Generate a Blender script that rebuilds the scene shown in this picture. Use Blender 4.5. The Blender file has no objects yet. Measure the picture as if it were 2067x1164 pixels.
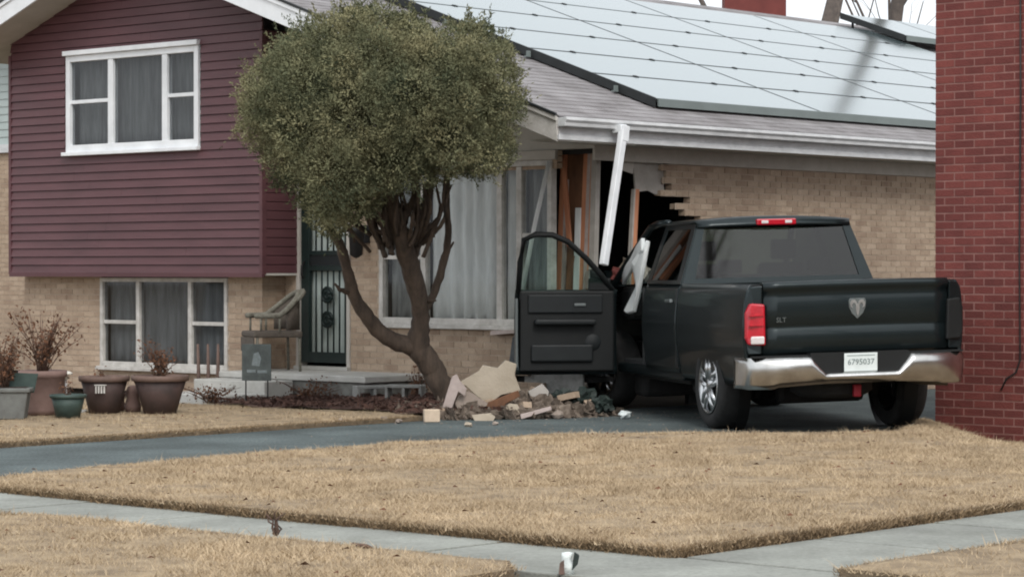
import bpy, bmesh, math, random
import numpy as np
from mathutils import Vector, Matrix, noise as mnoise
random.seed(7); rng = np.random.default_rng(7)
sc = bpy.context.scene
R = math.radians
# ------------------------------------------------------------------ camera, sky, sun, exposure
F, HOR, CXP, CZ = 5100.0, 545.0, 1033.5, 1.45      # focal length in photo pixels, horizon row, centre column, camera height
cam = bpy.data.cameras.new('camera'); cam_o = bpy.data.objects.new('camera', cam); sc.collection.objects.link(cam_o)
cam.sensor_width = 36.0; cam.lens = 36.0 * F / 2067.0; cam.clip_end = 2000.0; cam.clip_start = 0.5
cam_o.location = (0, 0, CZ); cam_o.rotation_euler = (R(90) - math.atan((582.0 - HOR) / F), 0, 0)
sc.camera = cam_o
SUN_EL, SUN_AZ = 45.0, 166.0
w = bpy.data.worlds.new('World'); sc.world = w; w.use_nodes = True
nt = w.node_tree; nt.nodes.clear()
sky = nt.nodes.new('ShaderNodeTexSky'); sky.sky_type = 'NISHITA'; sky.sun_disc = False
sky.sun_elevation = R(SUN_EL); sky.sun_rotation = R(SUN_AZ); sky.air_density = 1.0; sky.dust_density = 6.0; sky.ozone_density = 1.0
hs = nt.nodes.new('ShaderNodeHueSaturation'); hs.inputs['Saturation'].default_value = 0.22
mx = nt.nodes.new('ShaderNodeMix'); mx.data_type = 'RGBA'; mx.inputs[0].default_value = 0.72
mx.inputs[7].default_value = (9.3, 9.75, 10.2, 1)              # even overcast cloud
bg = nt.nodes.new('ShaderNodeBackground'); bg.inputs['Strength'].default_value = 0.13
wo = nt.nodes.new('ShaderNodeOutputWorld')
nt.links.new(sky.outputs[0], hs.inputs['Color']); nt.links.new(hs.outputs[0], mx.inputs[6])
nt.links.new(mx.outputs[2], bg.inputs['Color']); nt.links.new(bg.outputs[0], wo.inputs['Surface'])
sun = bpy.data.lights.new('sun', 'SUN'); sun.energy = 1.35; sun.angle = R(24); sun.color = (1, 0.96, 0.9)
sun_o = bpy.data.objects.new('sun', sun); sc.collection.objects.link(sun_o)
sun_o.rotation_euler = (R(90 - SUN_EL), 0, R(180 - SUN_AZ)); sun_o.location = (0, 0, 40)
sc.view_settings.view_transform = 'Standard'; sc.view_settings.look = 'None'
sc.view_settings.exposure = 0.22; sc.view_settings.gamma = 1.0; sc.view_settings.use_curve_mapping = False
sc.render.engine = 'CYCLES'
sc.cycles.filter_width = 2.0
# ------------------------------------------------------------------ frames of reference
TH = R(48.3)
U = np.array([math.sin(TH), -math.cos(TH)]); V = np.array([math.cos(TH), math.sin(TH)])   # along house front / into the house
C = np.array([0.84, 26.0])                                                              # corner of the house that was hit
def W(u, v, z=0.0):
    p = C + u * U + v * V
    return (p[0], p[1], z)
def uv(p): q = np.array(p[:2]) - C; return float(q @ U), float(q @ V)
def at(x, y, D):                                      # photo pixel at distance D
    return ((x - CXP) / F * D, D, CZ - (y - HOR) / F * D)
def gp(x, y, z=0.0):                                  # photo pixel on level ground z
    D = (CZ - z) * F / (y - HOR)
    return at(x, y, D)
HROT = math.atan2(U[1], U[0])
# ------------------------------------------------------------------ materials
def new_mat(name):
    m = bpy.data.materials.new(name); m.use_nodes = True
    return m, m.node_tree, m.node_tree.nodes['Principled BSDF']
def pmat(name, c1, c2=None, scale=6.0, rough=0.8, bump=0.0, bscale=None, metal=0.0, spec=0.4, isl=0.0, detail=6.0, coat=0.0, stretch=None, c3=None, speck=0.0, spscale=90.0, drift=0.0, dscale=.45):
    """two colours mixed by noise in world space (+ random per piece), with fine relief"""
    m, t, b = new_mat(name); N = t.nodes; L = t.links
    b.inputs['Roughness'].default_value = rough; b.inputs['Metallic'].default_value = metal
    b.inputs['Specular IOR Level'].default_value = spec
    if coat: b.inputs['Coat Weight'].default_value = coat; b.inputs['Coat Roughness'].default_value = 0.08
    c2 = c2 or tuple(x * 0.8 for x in c1)
    geo = N.new('ShaderNodeNewGeometry'); mp = N.new('ShaderNodeMapping'); L.new(geo.outputs['Position'], mp.inputs['Vector'])
    if stretch: mp.inputs['Scale'].default_value = stretch
    n = N.new('ShaderNodeTexNoise'); n.inputs['Scale'].default_value = scale; n.inputs['Detail'].default_value = detail
    n.inputs['Roughness'].default_value = 0.62
    L.new(mp.outputs[0], n.inputs['Vector'])
    fac = n.outputs['Fac']
    mr = N.new('ShaderNodeMapRange'); mr.inputs[1].default_value = 0.32; mr.inputs[2].default_value = 0.68
    L.new(fac, mr.inputs[0]); fac = mr.outputs[0]
    if isl:
        oi = N.new('ShaderNodeObjectInfo')
        ad = N.new('ShaderNodeMath'); ad.operation = 'ADD'; L.new(oi.outputs['Random'], ad.inputs[0]); L.new(geo.outputs['Random Per Island'], ad.inputs[1])
        fr = N.new('ShaderNodeMath'); fr.operation = 'FRACT'; L.new(ad.outputs[0], fr.inputs[0])
        mm = N.new('ShaderNodeMix'); mm.data_type = 'FLOAT'; mm.inputs[0].default_value = isl
        L.new(fac, mm.inputs[2]); L.new(fr.outputs[0], mm.inputs[3]); fac = mm.outputs[0]
    if c3:
        rp = N.new('ShaderNodeValToRGB'); rp.color_ramp.elements[0].color = (*c2, 1); rp.color_ramp.elements[1].color = (*c1, 1)
        e = rp.color_ramp.elements.new(0.5); e.color = (*c3, 1)
        L.new(fac, rp.inputs[0]); L.new(rp.outputs[0], b.inputs['Base Color'])
    else:
        mc = N.new('ShaderNodeMix'); mc.data_type = 'RGBA'; mc.inputs[6].default_value = (*c2, 1); mc.inputs[7].default_value = (*c1, 1)
        L.new(fac, mc.inputs[0]); L.new(mc.outputs[2], b.inputs['Base Color'])
    for amt, scl in ((speck, spscale), (drift, dscale)):
        if amt:
            src = b.inputs['Base Color'].links[0].from_socket
            n3 = N.new('ShaderNodeTexNoise'); n3.inputs['Scale'].default_value = scl; n3.inputs['Detail'].default_value = 4; L.new(mp.outputs[0], n3.inputs['Vector'])
            m3 = N.new('ShaderNodeMapRange'); m3.inputs[1].default_value = .3; m3.inputs[2].default_value = .7; m3.inputs[3].default_value = 1 - amt; m3.inputs[4].default_value = 1 + amt * .7; L.new(n3.outputs['Fac'], m3.inputs[0])
            vm = N.new('ShaderNodeVectorMath'); vm.operation = 'SCALE'; L.new(src, vm.inputs[0]); L.new(m3.outputs[0], vm.inputs['Scale']); L.new(vm.outputs[0], b.inputs['Base Color'])
    if bump:
        n2 = N.new('ShaderNodeTexNoise'); n2.inputs['Scale'].default_value = bscale or scale * 6; n2.inputs['Detail'].default_value = 5
        L.new(mp.outputs[0], n2.inputs['Vector'])
        bp = N.new('ShaderNodeBump'); bp.inputs['Strength'].default_value = bump; bp.inputs['Distance'].default_value = 0.01
        L.new(n2.outputs['Fac'], bp.inputs['Height']); L.new(bp.outputs[0], b.inputs['Normal'])
    return m
def glass_mat(name, tint, ior=1.5, refl=1.0):
    m, t, b = new_mat(name); N = t.nodes; L = t.links; N.remove(b)
    tr = N.new('ShaderNodeBsdfTransparent'); tr.inputs[0].default_value = (*tint, 1)
    gl = N.new('ShaderNodeBsdfGlossy'); gl.inputs['Roughness'].default_value = 0.03; gl.inputs[0].default_value = (refl, refl, refl, 1)
    fr = N.new('ShaderNodeFresnel'); fr.inputs['IOR'].default_value = ior
    bk = N.new('ShaderNodeNewGeometry'); inv = N.new('ShaderNodeMath'); inv.operation = 'SUBTRACT'; inv.inputs[0].default_value = 1; L.new(bk.outputs['Backfacing'], inv.inputs[1]); mu = N.new('ShaderNodeMath'); mu.operation = 'MULTIPLY'; L.new(fr.outputs[0], mu.inputs[0]); L.new(inv.outputs[0], mu.inputs[1])
    ms = N.new('ShaderNodeMixShader'); L.new(mu.outputs[0], ms.inputs[0]); L.new(tr.outputs[0], ms.inputs[1]); L.new(gl.outputs[0], ms.inputs[2])
    L.new(ms.outputs[0], N['Material Output'].inputs['Surface'])
    return m
M = {}
M['tan'] = pmat('tan_brick', (.49, .38, .285), (.28, .195, .14), 5, .9, .5, 60, isl=.5, c3=(.40, .302, .22), speck=.16, drift=.1, dscale=.8)
M['tanmortar'] = pmat('tan_mortar', (.45, .365, .285), (.36, .285, .22), 9, .95, .4, 80)
M['red'] = pmat('red_brick', (.205, .054, .045), (.105, .027, .024), 4, .85, .5, 60, isl=.6, c3=(.150, .038, .033), speck=.12, drift=.15)
M['redmortar'] = pmat('red_mortar', (.30, .155, .135), (.22, .108, .095), 7, .95, .4, 80)
M['siding'] = pmat('maroon_siding', (.108, .045, .051), (.086, .035, .040), 2.2, .5, .12, 40, stretch=(1, 1, 6), isl=.2, drift=.16, dscale=.9)
M['palesiding'] = pmat('pale_siding', (.42, .48, .47), (.36, .42, .41), 3, .6, .1)
M['white'] = pmat('white_paint', (.80, .82, .84), (.66, .68, .70), 3, .5, .08, 30)
M['gutter'] = pmat('gutter_white', (.66, .67, .68), (.48, .49, .50), 5, .45, .05, 30, stretch=(1, 1, 3))
M['oldwhite'] = pmat('weathered_white', (.60, .58, .55), (.40, .38, .35), 8, .7, .2, 30)
M['soffit'] = pmat('soffit_paint', (.50, .48, .44), (.42, .40, .36), 4, .8, .1)
M['frieze'] = pmat('frieze_board', (.50, .47, .43), (.42, .39, .35), 6, .8, .1)
M['shingle'] = pmat('roof_shingle', (.30, .285, .29), (.15, .138, .138), 2.5, .85, .8, 120, isl=.12, detail=9)
M['black'] = pmat('black_edge', (.022, .025, .026), (.014, .016, .016), 6, .6)
M['glass'] = glass_mat('window_glass', (.93, .94, .94), 1.4)
M['screen'] = glass_mat('window_glass_screened', (.74, .75, .76), 1.5)
M['dark'] = pmat('dark_interior', (.035, .036, .036), (.02, .02, .02), 3, .9)  # near-black colour stands in for the shade of unlit rooms
M['curtain'] = pmat('curtain_cloth', (.70, .71, .70), (.52, .535, .53), 5, .9, .1, stretch=(3, 3, .6))
M['blind'] = pmat('grey_drape', (.25, .26, .255), (.11, .115, .115), 5, .9, stretch=(4, 4, .5))
M['blind2'] = pmat('pale_drape', (.36, .37, .37), (.17, .18, .18), 3, .9, stretch=(4, 4, .5))
M['doorgreen'] = pmat('storm_door_green', (.010, .022, .020), (.006, .013, .012), 8, .45)
M['doorwhite'] = pmat('inner_door_white', (.55, .62, .58), (.46, .52, .49), 4, .7)
M['concrete'] = pmat('walk_concrete', (.295, .305, .275), (.205, .21, .187), 2.2, .9, .5, 90, detail=9, c3=(.255, .262, .237), speck=.16, spscale=45, drift=.22, dscale=.7)
M['step'] = pmat('porch_concrete', (.52, .51, .48), (.40, .39, .36), 4, .9, .4, 60)
M['porchside'] = pmat('porch_side_stone', (.24, .24, .22), (.12, .115, .105), 7, .95, .6, 40)
M['asphalt'] = pmat('drive_asphalt', (.122, .150, .150), (.075, .093, .094), 1.6, .9, .8, 160, detail=10, c3=(.100, .122, .122), speck=.42, spscale=38, drift=.3, dscale=.9)
M['soil'] = pmat('lawn_soil', (.36, .275, .175), (.17, .125, .08), 5, .95, .8, 70)
M['earth'] = pmat('bare_earth', (.20, .15, .10), (.12, .09, .06), 3, .95, .8, 50)
M['mulch'] = pmat('mulch', (.115, .060, .045), (.055, .032, .026), 12, .95, .9, 60, isl=.4)
M['bark'] = pmat('juniper_bark', (.115, .083, .062), (.050, .038, .030), 14, .95, .9, 50, stretch=(1, 1, .25))
M['greybark'] = pmat('grey_bark', (.14, .115, .10), (.07, .06, .055), 6, .95, .6, 40)
M['foliage'] = pmat('juniper_foliage', (.285, .262, .150), (.050, .066, .042), 2.1, .85, 0, isl=.12, spec=.06, detail=3, c3=(.158, .160, .092), drift=.25, dscale=4.5)
M['deadleaf'] = pmat('dry_leaf', (.17, .085, .050), (.085, .045, .030), 10, .9, isl=.7, spec=.1)
M['twig'] = pmat('dry_twig', (.14, .085, .06), (.08, .05, .04), 10, .9)
M['paint'] = pmat('truck_paint', (.0165, .0245, .0265), (.0125, .0190, .0210), 2, .34, 0, metal=.5, coat=.35, spec=.2)
M['plastic'] = pmat('black_plastic', (.0055, .0070, .0075), (.004, .005, .0053), 8, .65, .1, 90)
M['trim'] = pmat('door_trim_grey', (.010, .013, .0145), (.007, .009, .010), 8, .6, .1, 90)
M['rubber'] = pmat('tyre_rubber', (.030, .030, .030), (.018, .018, .018), 12, .85, .3, 60)
M['chrome'] = pmat('bumper_chrome', (.62, .62, .61), (.45, .44, .42), 6, .24, 0, metal=1.0)
M['alloy'] = pmat('wheel_alloy', (.66, .67, .68), (.48, .49, .50), 6, .28, 0, metal=1.0)
M['redlens'] = pmat('red_lens', (.52, .006, .022), (.38, .004, .016), 20, .2, 0, coat=.8, spec=.5)
M['whitelens'] = pmat('white_lens', (.75, .72, .72), (.60, .55, .55), 20, .2, 0, coat=.8)
M['autoglass'] = glass_mat('tinted_glass', (.30, .35, .34), 1.55)
M['frontglass'] = glass_mat('clear_auto_glass', (.84, .92, .89), 1.5)
M['seat'] = pmat('seat_cloth', (.035, .036, .038), (.024, .025, .026), 8, .9)
M['airbag'] = pmat('airbag_cloth', (.82, .85, .85), (.70, .74, .75), 6, .9, .4, 14)
M['plate'] = pmat('plate_white', (.72, .78, .77), (.62, .68, .67), 10, .5)
M['platetxt'] = pmat('plate_ink', (.17, .22, .22), None, 10, .6)
M['silver'] = pmat('badge_silver', (.62, .64, .65), (.5, .5, .5), 20, .3, 0, metal=.9)
M['badgedim'] = pmat('badge_dull', (.16, .18, .18), None, 20, .4, 0, metal=.4)
M['steel'] = pmat('underbody_steel', (.028, .027, .026), (.016, .016, .016), 10, .8, .3)
M['exhaust'] = pmat('exhaust_pipe', (.14, .125, .10), (.09, .08, .065), 14, .6, .2, metal=.5)
M['redplastic'] = pmat('red_plastic', (.35, .015, .03), None, 10, .5)
M['orangewood'] = pmat('fresh_stud_wood', (.58, .255, .135), (.38, .15, .08), 8, .85, .3, 40, stretch=(1, 1, .2))
M['brownwood'] = pmat('dark_plywood', (.205, .092, .046), (.075, .038, .022), 6, .85, .3, 40, stretch=(1, 1, .3))
M['drywall'] = pmat('torn_drywall', (.40, .37, .34), (.30, .28, .25), 6, .9, .3)
M['tanslab'] = pmat('broken_wall_slab', (.42, .36, .285), (.33, .28, .215), 4, .9, .5, 50)
M['pinkboard'] = pmat('splintered_board', (.46, .385, .36), (.34, .28, .255), 8, .9, .4, 30)
M['block'] = pmat('concrete_block', (.30, .30, .285), (.20, .20, .19), 12, .95, .7, 60)
M['blond'] = pmat('blond_block', (.62, .50, .38), (.52, .41, .31), 12, .9, .3)
M['brownpot'] = pmat('brown_pot', (.085, .055, .050), (.050, .036, .034), 7, .7, .2, 30)
M['brownrim'] = pmat('brown_pot_rim', (.185, .120, .098), (.11, .075, .062), 9, .75, .2, 30)
M['greenpot'] = pmat('green_pot', (.058, .088, .078), (.034, .054, .048), 7, .6, .2, 30)
M['greypot'] = pmat('grey_trough', (.175, .185, .175), (.115, .115, .108), 6, .75, .2, 30)
M['terracotta'] = pmat('faded_terracotta', (.235, .155, .135), (.17, .11, .095), 6, .85, .3, 30)
M['potsoil'] = pmat('pot_soil', (.05, .035, .028), (.03, .02, .016), 12, .95, .8)
M['wicker'] = pmat('weathered_wicker', (.235, .225, .185), (.125, .115, .090), 30, .85, .6, 120)
M['wickerdark'] = pmat('wicker_shade', (.125, .105, .085), (.08, .065, .055), 25, .85, .5, 120)
M['signgrey'] = pmat('garden_sign', (.115, .135, .13), (.07, .08, .078), 12, .7, .2)
M['signpale'] = pmat('garden_sign_picture', (.26, .30, .31), (.17, .20, .20), 30, .7)
M['iron'] = pmat('black_iron', (.015, .014, .014), None, 10, .6)
M['lampcap'] = pmat('solar_light_cap', (.85, .82, .74), (.7, .68, .62), 10, .4)
M['cell'] = pmat('solar_glass', (.024, .046, .048), (.018, .036, .038), 3, .15, 0, spec=1.0, coat=.6)
M['cell'].node_tree.nodes['Principled BSDF'].inputs['Coat Roughness'].default_value = .14
M['cell'].node_tree.nodes['Principled BSDF'].inputs['IOR'].default_value = 2.7; M['cell'].node_tree.nodes['Principled BSDF'].inputs['Specular Tint'].default_value = (.93, 1, 1, 1)
M['cellframe'] = pmat('solar_frame', (.03, .034, .034), None, 6, .5)
M['skirt'] = pmat('solar_skirt', (.17, .20, .195), (.14, .165, .16), 3, .5)
M['clump'] = pmat('rubble', (.34, .30, .26), (.20, .16, .13), 10, .95, .7, 40, isl=.6, c3=(.27, .22, .185))
M['bluegrey'] = pmat('torn_membrane', (.11, .125, .135), (.06, .065, .07), 9, .7, .4)
M['litterwhite'] = pmat('crumpled_white_plastic', (.80, .86, .84), (.55, .60, .60), 30, .5, .4, 60)
M['litterdark'] = pmat('litter_dark', (.022, .035, .03), (.012, .018, .016), 30, .6)
M['straw'] = pmat('dry_grass', (.61, .48, .33), (.26, .192, .122), 3.2, .95, 0, isl=.42, spec=.05, detail=10, c3=(.465, .362, .242), drift=.16, dscale=1.1)
M['edgegrass'] = pmat('dead_edge_grass', (.34, .245, .15), (.13, .09, .06), 3, .95, 0, isl=.6, spec=.05, c3=(.23, .165, .10))  # dirt brown, with the shade of the soil edge mixed into the colour
# ------------------------------------------------------------------ mesh helpers
COL = sc.collection
class MB:
    def __init__(s): s.v = []; s.f = []; s.sm = []
    def add(s, vs, fs, smooth=False):
        o = len(s.v); s.v += [tuple(p) for p in vs]; s.f += [tuple(i + o for i in f) for f in fs]; s.sm += [smooth] * len(fs); return s
    def box(s, x0, x1, y0, y1, z0, z1, m=None):
        vs = [(x, y, z) for z in (z0, z1) for y in (y0, y1) for x in (x0, x1)]
        if m is not None: vs = [tuple(m @ Vector(p)) for p in vs]
        return s.add(vs, [(0, 2, 3, 1), (4, 5, 7, 6), (0, 1, 5, 4), (2, 6, 7, 3), (0, 4, 6, 2), (1, 3, 7, 5)])
    def prism(s, poly, d, smooth=False):
        """closed polygon of 3D points extruded by vector d"""
        n = len(poly); a = [Vector(p) for p in poly]; d = Vector(d); b = [p + d for p in a]
        return s.add([*a, *b], [tuple(range(n))[::-1], tuple(range(n, 2 * n))] + [(i, (i + 1) % n, n + (i + 1) % n, n + i) for i in range(n)], smooth)
    def tube(s, pts, rad, seg=8, cap=True):
        pts = [Vector(p) for p in pts]; n = len(pts)
        if not hasattr(rad, '__len__'): rad = [rad] * n
        vs = []; up = Vector((0.13, 0.31, 1)).normalized()
        for i, p in enumerate(pts):
            d = (pts[min(i + 1, n - 1)] - pts[max(i - 1, 0)]).normalized()
            a = d.cross(up); a = a.normalized() if a.length > 1e-4 else d.orthogonal().normalized(); b = d.cross(a).normalized()
            for k in range(seg):
                t = 2 * math.pi * k / seg; vs.append(p + (a * math.cos(t) + b * math.sin(t)) * rad[i])
        fs = [(i * seg + k, i * seg + (k + 1) % seg, (i + 1) * seg + (k + 1) % seg, (i + 1) * seg + k) for i in range(n - 1) for k in range(seg)]
        if cap: fs += [tuple(range(seg))[::-1], tuple(range((n - 1) * seg, n * seg))]
        return s.add(vs, fs, True)
    def lathe(s, prof, seg=24, axis='z', o=(0, 0, 0), sq=None):
        """profile of (radius, height)"""
        vs = []; n = len(prof)
        for r, h in prof:
            for k in range(seg):
                t = 2 * math.pi * k / seg; a, b = r * math.cos(t), r * math.sin(t)
                p = (a, b, h) if axis == 'z' else (h, a, b)
                vs.append((p[0] + o[0], p[1] + o[1], p[2] + o[2]))
        fs = [(i * seg + k, i * seg + (k + 1) % seg, (i + 1) * seg + (k + 1) % seg, (i + 1) * seg + k) for i in range(n - 1) for k in range(seg)]
        return s.add(vs, fs, True)
    def grid(s, rows, smooth=True, close=False):
        """rows: list of equally long lists of points"""
        n = len(rows[0]); vs = [p for r in rows for p in r]
        return s.add(vs, [(i * n + k, i * n + k + 1, (i + 1) * n + k + 1, (i + 1) * n + k) for i in range(len(rows) - 1) for k in range(n - 1)], smooth)
    def mesh(s, name, fix=False):
        me = bpy.data.meshes.new(name); me.from_pydata(s.v, [], s.f)
        me.polygons.foreach_set('use_smooth', s.sm)
        if fix:
            b = bmesh.new(); b.from_mesh(me); bmesh.ops.recalc_face_normals(b, faces=b.faces[:]); b.to_mesh(me); b.free()
        me.update(); return me
    def build(s, name, mat, parent=None, solid=0, bevel=0, seg=2, fix=True, tf=None, off=0):
        if tf: s.v = [tuple(tf(p)) for p in s.v]
        me = s.mesh(name, fix); me.materials.append(M[mat])
        o = bpy.data.objects.new(name, me); COL.objects.link(o)
        if parent: o.parent = parent
        if solid: k = o.modifiers.new('solid', 'SOLIDIFY'); k.thickness = solid; k.offset = off
        if bevel: k = o.modifiers.new('bevel', 'BEVEL'); k.width = bevel; k.segments = seg; k.limit_method = 'ANGLE'; k.angle_limit = R(35); k.harden_normals = False
        return o
def tag(o, label=None, cat=None, group=None, kind=None):
    if label: o['label'] = label
    if cat: o['category'] = cat
    if group: o['group'] = group
    if kind: o['kind'] = kind
    return o
def thing(name, label, cat, loc=(0, 0, 0), rz=0.0, group=None):
    o = bpy.data.objects.new(name, None); COL.objects.link(o); o.location = loc; o.rotation_euler = (0, 0, rz); o.empty_display_size = .2
    return tag(o, label, cat, group)
def bx(name, mat, parent, x0, x1, y0, y1, z0, z1, bevel=0): return MB().box(x0, x1, y0, y1, z0, z1).build(name, mat, parent, bevel=bevel)
UNIT = {}
def unit_box(mat):
    if mat not in UNIT:
        me = MB().box(-.5, .5, -.5, .5, -.5, .5).mesh('piece_' + mat); me.materials.append(M[mat]); UNIT[mat] = me
    return UNIT[mat]
def piece(name, mat, parent, c, s, rz=0):
    o = bpy.data.objects.new(name, unit_box(mat)); COL.objects.link(o); o.parent = parent; o.location = c; o.scale = s
    o.rotation_euler = (0, 0, rz); return o
def inpoly(P, poly):
    x, y = P[:, 0], P[:, 1]; r = np.zeros(len(P), bool); n = len(poly)
    for i in range(n):
        x1, y1 = poly[i]; x2, y2 = poly[(i + 1) % n]
        c = ((y1 > y) != (y2 > y)); xx = (x2 - x1) * (y - y1) / ((y2 - y1) if y2 != y1 else 1e-9) + x1
        r ^= c & (x < xx)
    return r
def fast_mesh(name, verts, faces_n, mat, parent=None):
    """verts (N,3) float array, consecutive groups of faces_n corners are faces"""
    me = bpy.data.meshes.new(name); nv = len(verts); nf = nv // faces_n
    me.vertices.add(nv); me.vertices.foreach_set('co', verts.astype(np.float32).ravel())
    me.loops.add(nv); me.loops.foreach_set('vertex_index', np.arange(nv, dtype=np.int32))
    me.polygons.add(nf); me.polygons.foreach_set('loop_start', np.arange(0, nv, faces_n, dtype=np.int32))
    me.update(calc_edges=True); me.materials.append(M[mat])
    o = bpy.data.objects.new(name, me); COL.objects.link(o)
    if parent: o.parent = parent
    return o
# ------------------------------------------------------------------ ground, walks, drive, lawns
tag(MB().add([(-300, -60, -.32), (300, -60, -.32), (300, 500, -.32), (-300, 500, -.32)], [(0, 1, 2, 3)]).build('ground', 'earth', fix=False), kind='structure')
def sst(x): x = np.clip(x, 0, 1); return x * x * (3 - 2 * x)
def dip(x, y): return -.20 * sst((np.asarray(x) - 3.75) / .75) * sst((np.asarray(y) - 19.5) / 3.0)
# driveway: one asphalt sheet
tag(MB().prism([W(*p, -.10) for p in [(-.12, -16), (4.6, -16), (4.6, -10.85), (3.2, -9.9), (3.0, -6), (3.66, -2.2), (3.66, 30), (-.0, 30), (-.0, -.6), (-.25, -2.5)]], (0, 0, .10)).build('driveway', 'asphalt'), kind='structure')
# sidewalks of single slabs
def walk(name, cells):
    root = MB().prism([W(*p, -.16) for p in cells[0]], (0, 0, .10)).build(name, 'earth'); tag(root, kind='structure')
    for q in cells[1]:
        (a, b, c, d) = q; g = .011; h = random.uniform(-.004, .004)
        MB().prism([W(a + g, c + g, -.058), W(b - g, c + g, -.058), W(b - g, d - g, -.058), W(a + g, d - g, -.058)], (0, 0, .07 + h)).build('slab', 'concrete', root, bevel=.006)
walk('sidewalk', ([(-8, -10.93), (12, -10.93), (12, -9.93), (-8, -9.93)], [(u0, u0 + 1.15, -10.9, -9.96) for u0 in np.arange(4.27, 11, 1.15)] + [(u0, u0 + 1.15, -10.9, -9.96) for u0 in np.arange(-4.93, 4.2, 1.15)]))
walk('side_street_walk', ([(8.83, -9.92), (9.93, -9.92), (9.93, 14), (8.83, 14)], [(8.86, 9.90, v0, v0 + 1.15) for v0 in np.arange(-9.91, 12, 1.15)]))
def lawn(name, poly, top=.06, cell=.06):
    P = np.array(poly); lo = P.min(0); hi = P.max(0)
    nu = int((hi[0] - lo[0]) / cell) + 1; nv = int((hi[1] - lo[1]) / cell) + 1
    gu, gv = np.meshgrid(np.arange(nu), np.arange(nv), indexing='ij')
    cc = np.stack([lo[0] + (gu.ravel() + .5) * cell, lo[1] + (gv.ravel() + .5) * cell], 1)
    ins = inpoly(cc, poly).reshape(nu, nv)
    bm = MB(); idx = {}; zf = lambda p: float(top + dip(p[0], p[1]) + .004 * math.sin(p[0] * 3.1 + p[1] * 1.7) + .003 * math.sin(p[0] * 7.3 - p[1] * 5.1))
    def vid(i, j, low=False):
        k = (i, j, low)
        if k not in idx:
            p = W(lo[0] + i * cell, lo[1] + j * cell); z = zf(p)
            e = .0 if low is False else -.16
            idx[k] = len(bm.v); bm.v.append((p[0], p[1], z + e))
        return idx[k]
    for i in range(nu):
        for j in range(nv):
            if not ins[i, j]: continue
            bm.f.append((vid(i, j), vid(i + 1, j), vid(i + 1, j + 1), vid(i, j + 1))); bm.sm.append(True)
            for (di, dj, a, b) in ((-1, 0, (i, j + 1), (i, j)), (1, 0, (i + 1, j), (i + 1, j + 1)), (0, -1, (i, j), (i + 1, j)), (0, 1, (i + 1, j + 1), (i, j + 1))):
                x, y = i + di, j + dj
                if not (0 <= x < nu and 0 <= y < nv and ins[x, y]):
                    bm.f.append((vid(*a, True), vid(*b, True), vid(*b), vid(*a))); bm.sm.append(False)
    o = bm.build(name, 'soil', fix=False); o.data.materials.append(M['earth']); o.data.polygons.foreach_set('material_index', [0 if q else 1 for q in bm.sm]); tag(o, kind='structure'); return o
g6 = lambda x, y: uv(gp(x, y, .07))
L0 = g6(0, 957)
main_poly = [(L0[0] + .15, -9.98), (8.83, -9.98), (8.83, .80), (3.75, .80), (3.74, .3), (4.25, -.55), uv(gp(1800, 873, .05)), uv(gp(1640, 869, .07)), uv(gp(1450, 868, .07)), uv(gp(1300, 867, .085)), g6(1100, 874), g6(800, 889), g6(560, 908), g6(300, 928), L0]
far_poly = [(-.18, -9.98), (-12, -9.98), (-12, -2.6), (-2.6, -2.3), (-1.1, -1.9), (-.2, -2.4)]
park_l = [(4.95, -10.93), (8.55, -10.93), (8.78, -11.1), (8.85, -11.4), (8.85, -15), (4.75, -15), (4.75, -11.1)]
park_r = [(9.93, -10.1), (13.5, -10.1), (13.5, 8), (9.93, 8)]
lawns = [('front_lawn', main_poly, .055), ('house_side_lawn', far_poly, .04), ('parkway_lawn', park_l, .05), ('corner_parkway_lawn', park_r, .05)]
for n, p, t in lawns: lawn(n, p, t, .06 if n != 'house_side_lawn' else .08)
def blades(poly, n, top, edge=False):
    P = np.array(poly); lo = P.min(0); hi = P.max(0)
    c = rng.uniform(lo, hi, (n, 2)); c = c[inpoly(c, poly)]
    if edge:                                           # tufts hanging over the border
        m = []
        for i in range(len(poly)):
            a, b = np.array(poly[i]), np.array(poly[(i + 1) % len(poly)]); k = int(np.linalg.norm(b - a) * 500)
            m.append(a + (b - a) * rng.random((k, 1)) + rng.normal(0, .018, (k, 2)))
        c = np.concatenate([c] + m)
    xy = C + c[:, :1] * U + c[:, 1:] * V
    pt = np.sin(xy[:, 0] * 2.1 + 1.9 * np.sin(xy[:, 1] * 1.3)) * np.sin(xy[:, 1] * 2.7 + 1.3 * np.sin(xy[:, 0] * 1.9)); xy = xy[rng.random(len(xy)) < .62 + .38 * pt]
    D = xy[:, 1]; X = xy[:, 0] / np.maximum(D, 1)
    ok = (np.abs(X) < .225) & (D > 11.2) & (D < 29); xy = xy[ok]; n = len(xy)
    z = top + dip(xy[:, 0], xy[:, 1]) - .012
    clump = .5 + .5 * np.sin(xy[:, 0] * 5.3 + 2.2 * np.sin(xy[:, 1] * 3.7)) * np.sin(xy[:, 1] * 4.1 + 1.7 * np.sin(xy[:, 0] * 2.9))
    h = rng.uniform(.012, .036, n) * (.7 + .6 * clump) * np.where(rng.random(n) < .04, 1.9, 1); az = rng.uniform(0, 2 * np.pi, n); ln = rng.uniform(.2, 1.5, n) * h * 1.3
    wd = rng.uniform(.002, .004, n); ba = rng.uniform(0, 2 * np.pi, n)
    b = np.stack([xy[:, 0], xy[:, 1], z], 1); s = np.stack([np.cos(ba) * wd, np.sin(ba) * wd, 0 * wd], 1)
    t = b + np.stack([np.cos(az) * ln, np.sin(az) * ln, h], 1)
    return np.stack([b - s, b + s, t], 1).reshape(-1, 3)
g = np.concatenate([blades(main_poly, 850000, .055, True), blades(far_poly, 260000, .04, True), blades(park_l, 180000, .05, True), blades(park_r, 130000, .05, True)])
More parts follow.
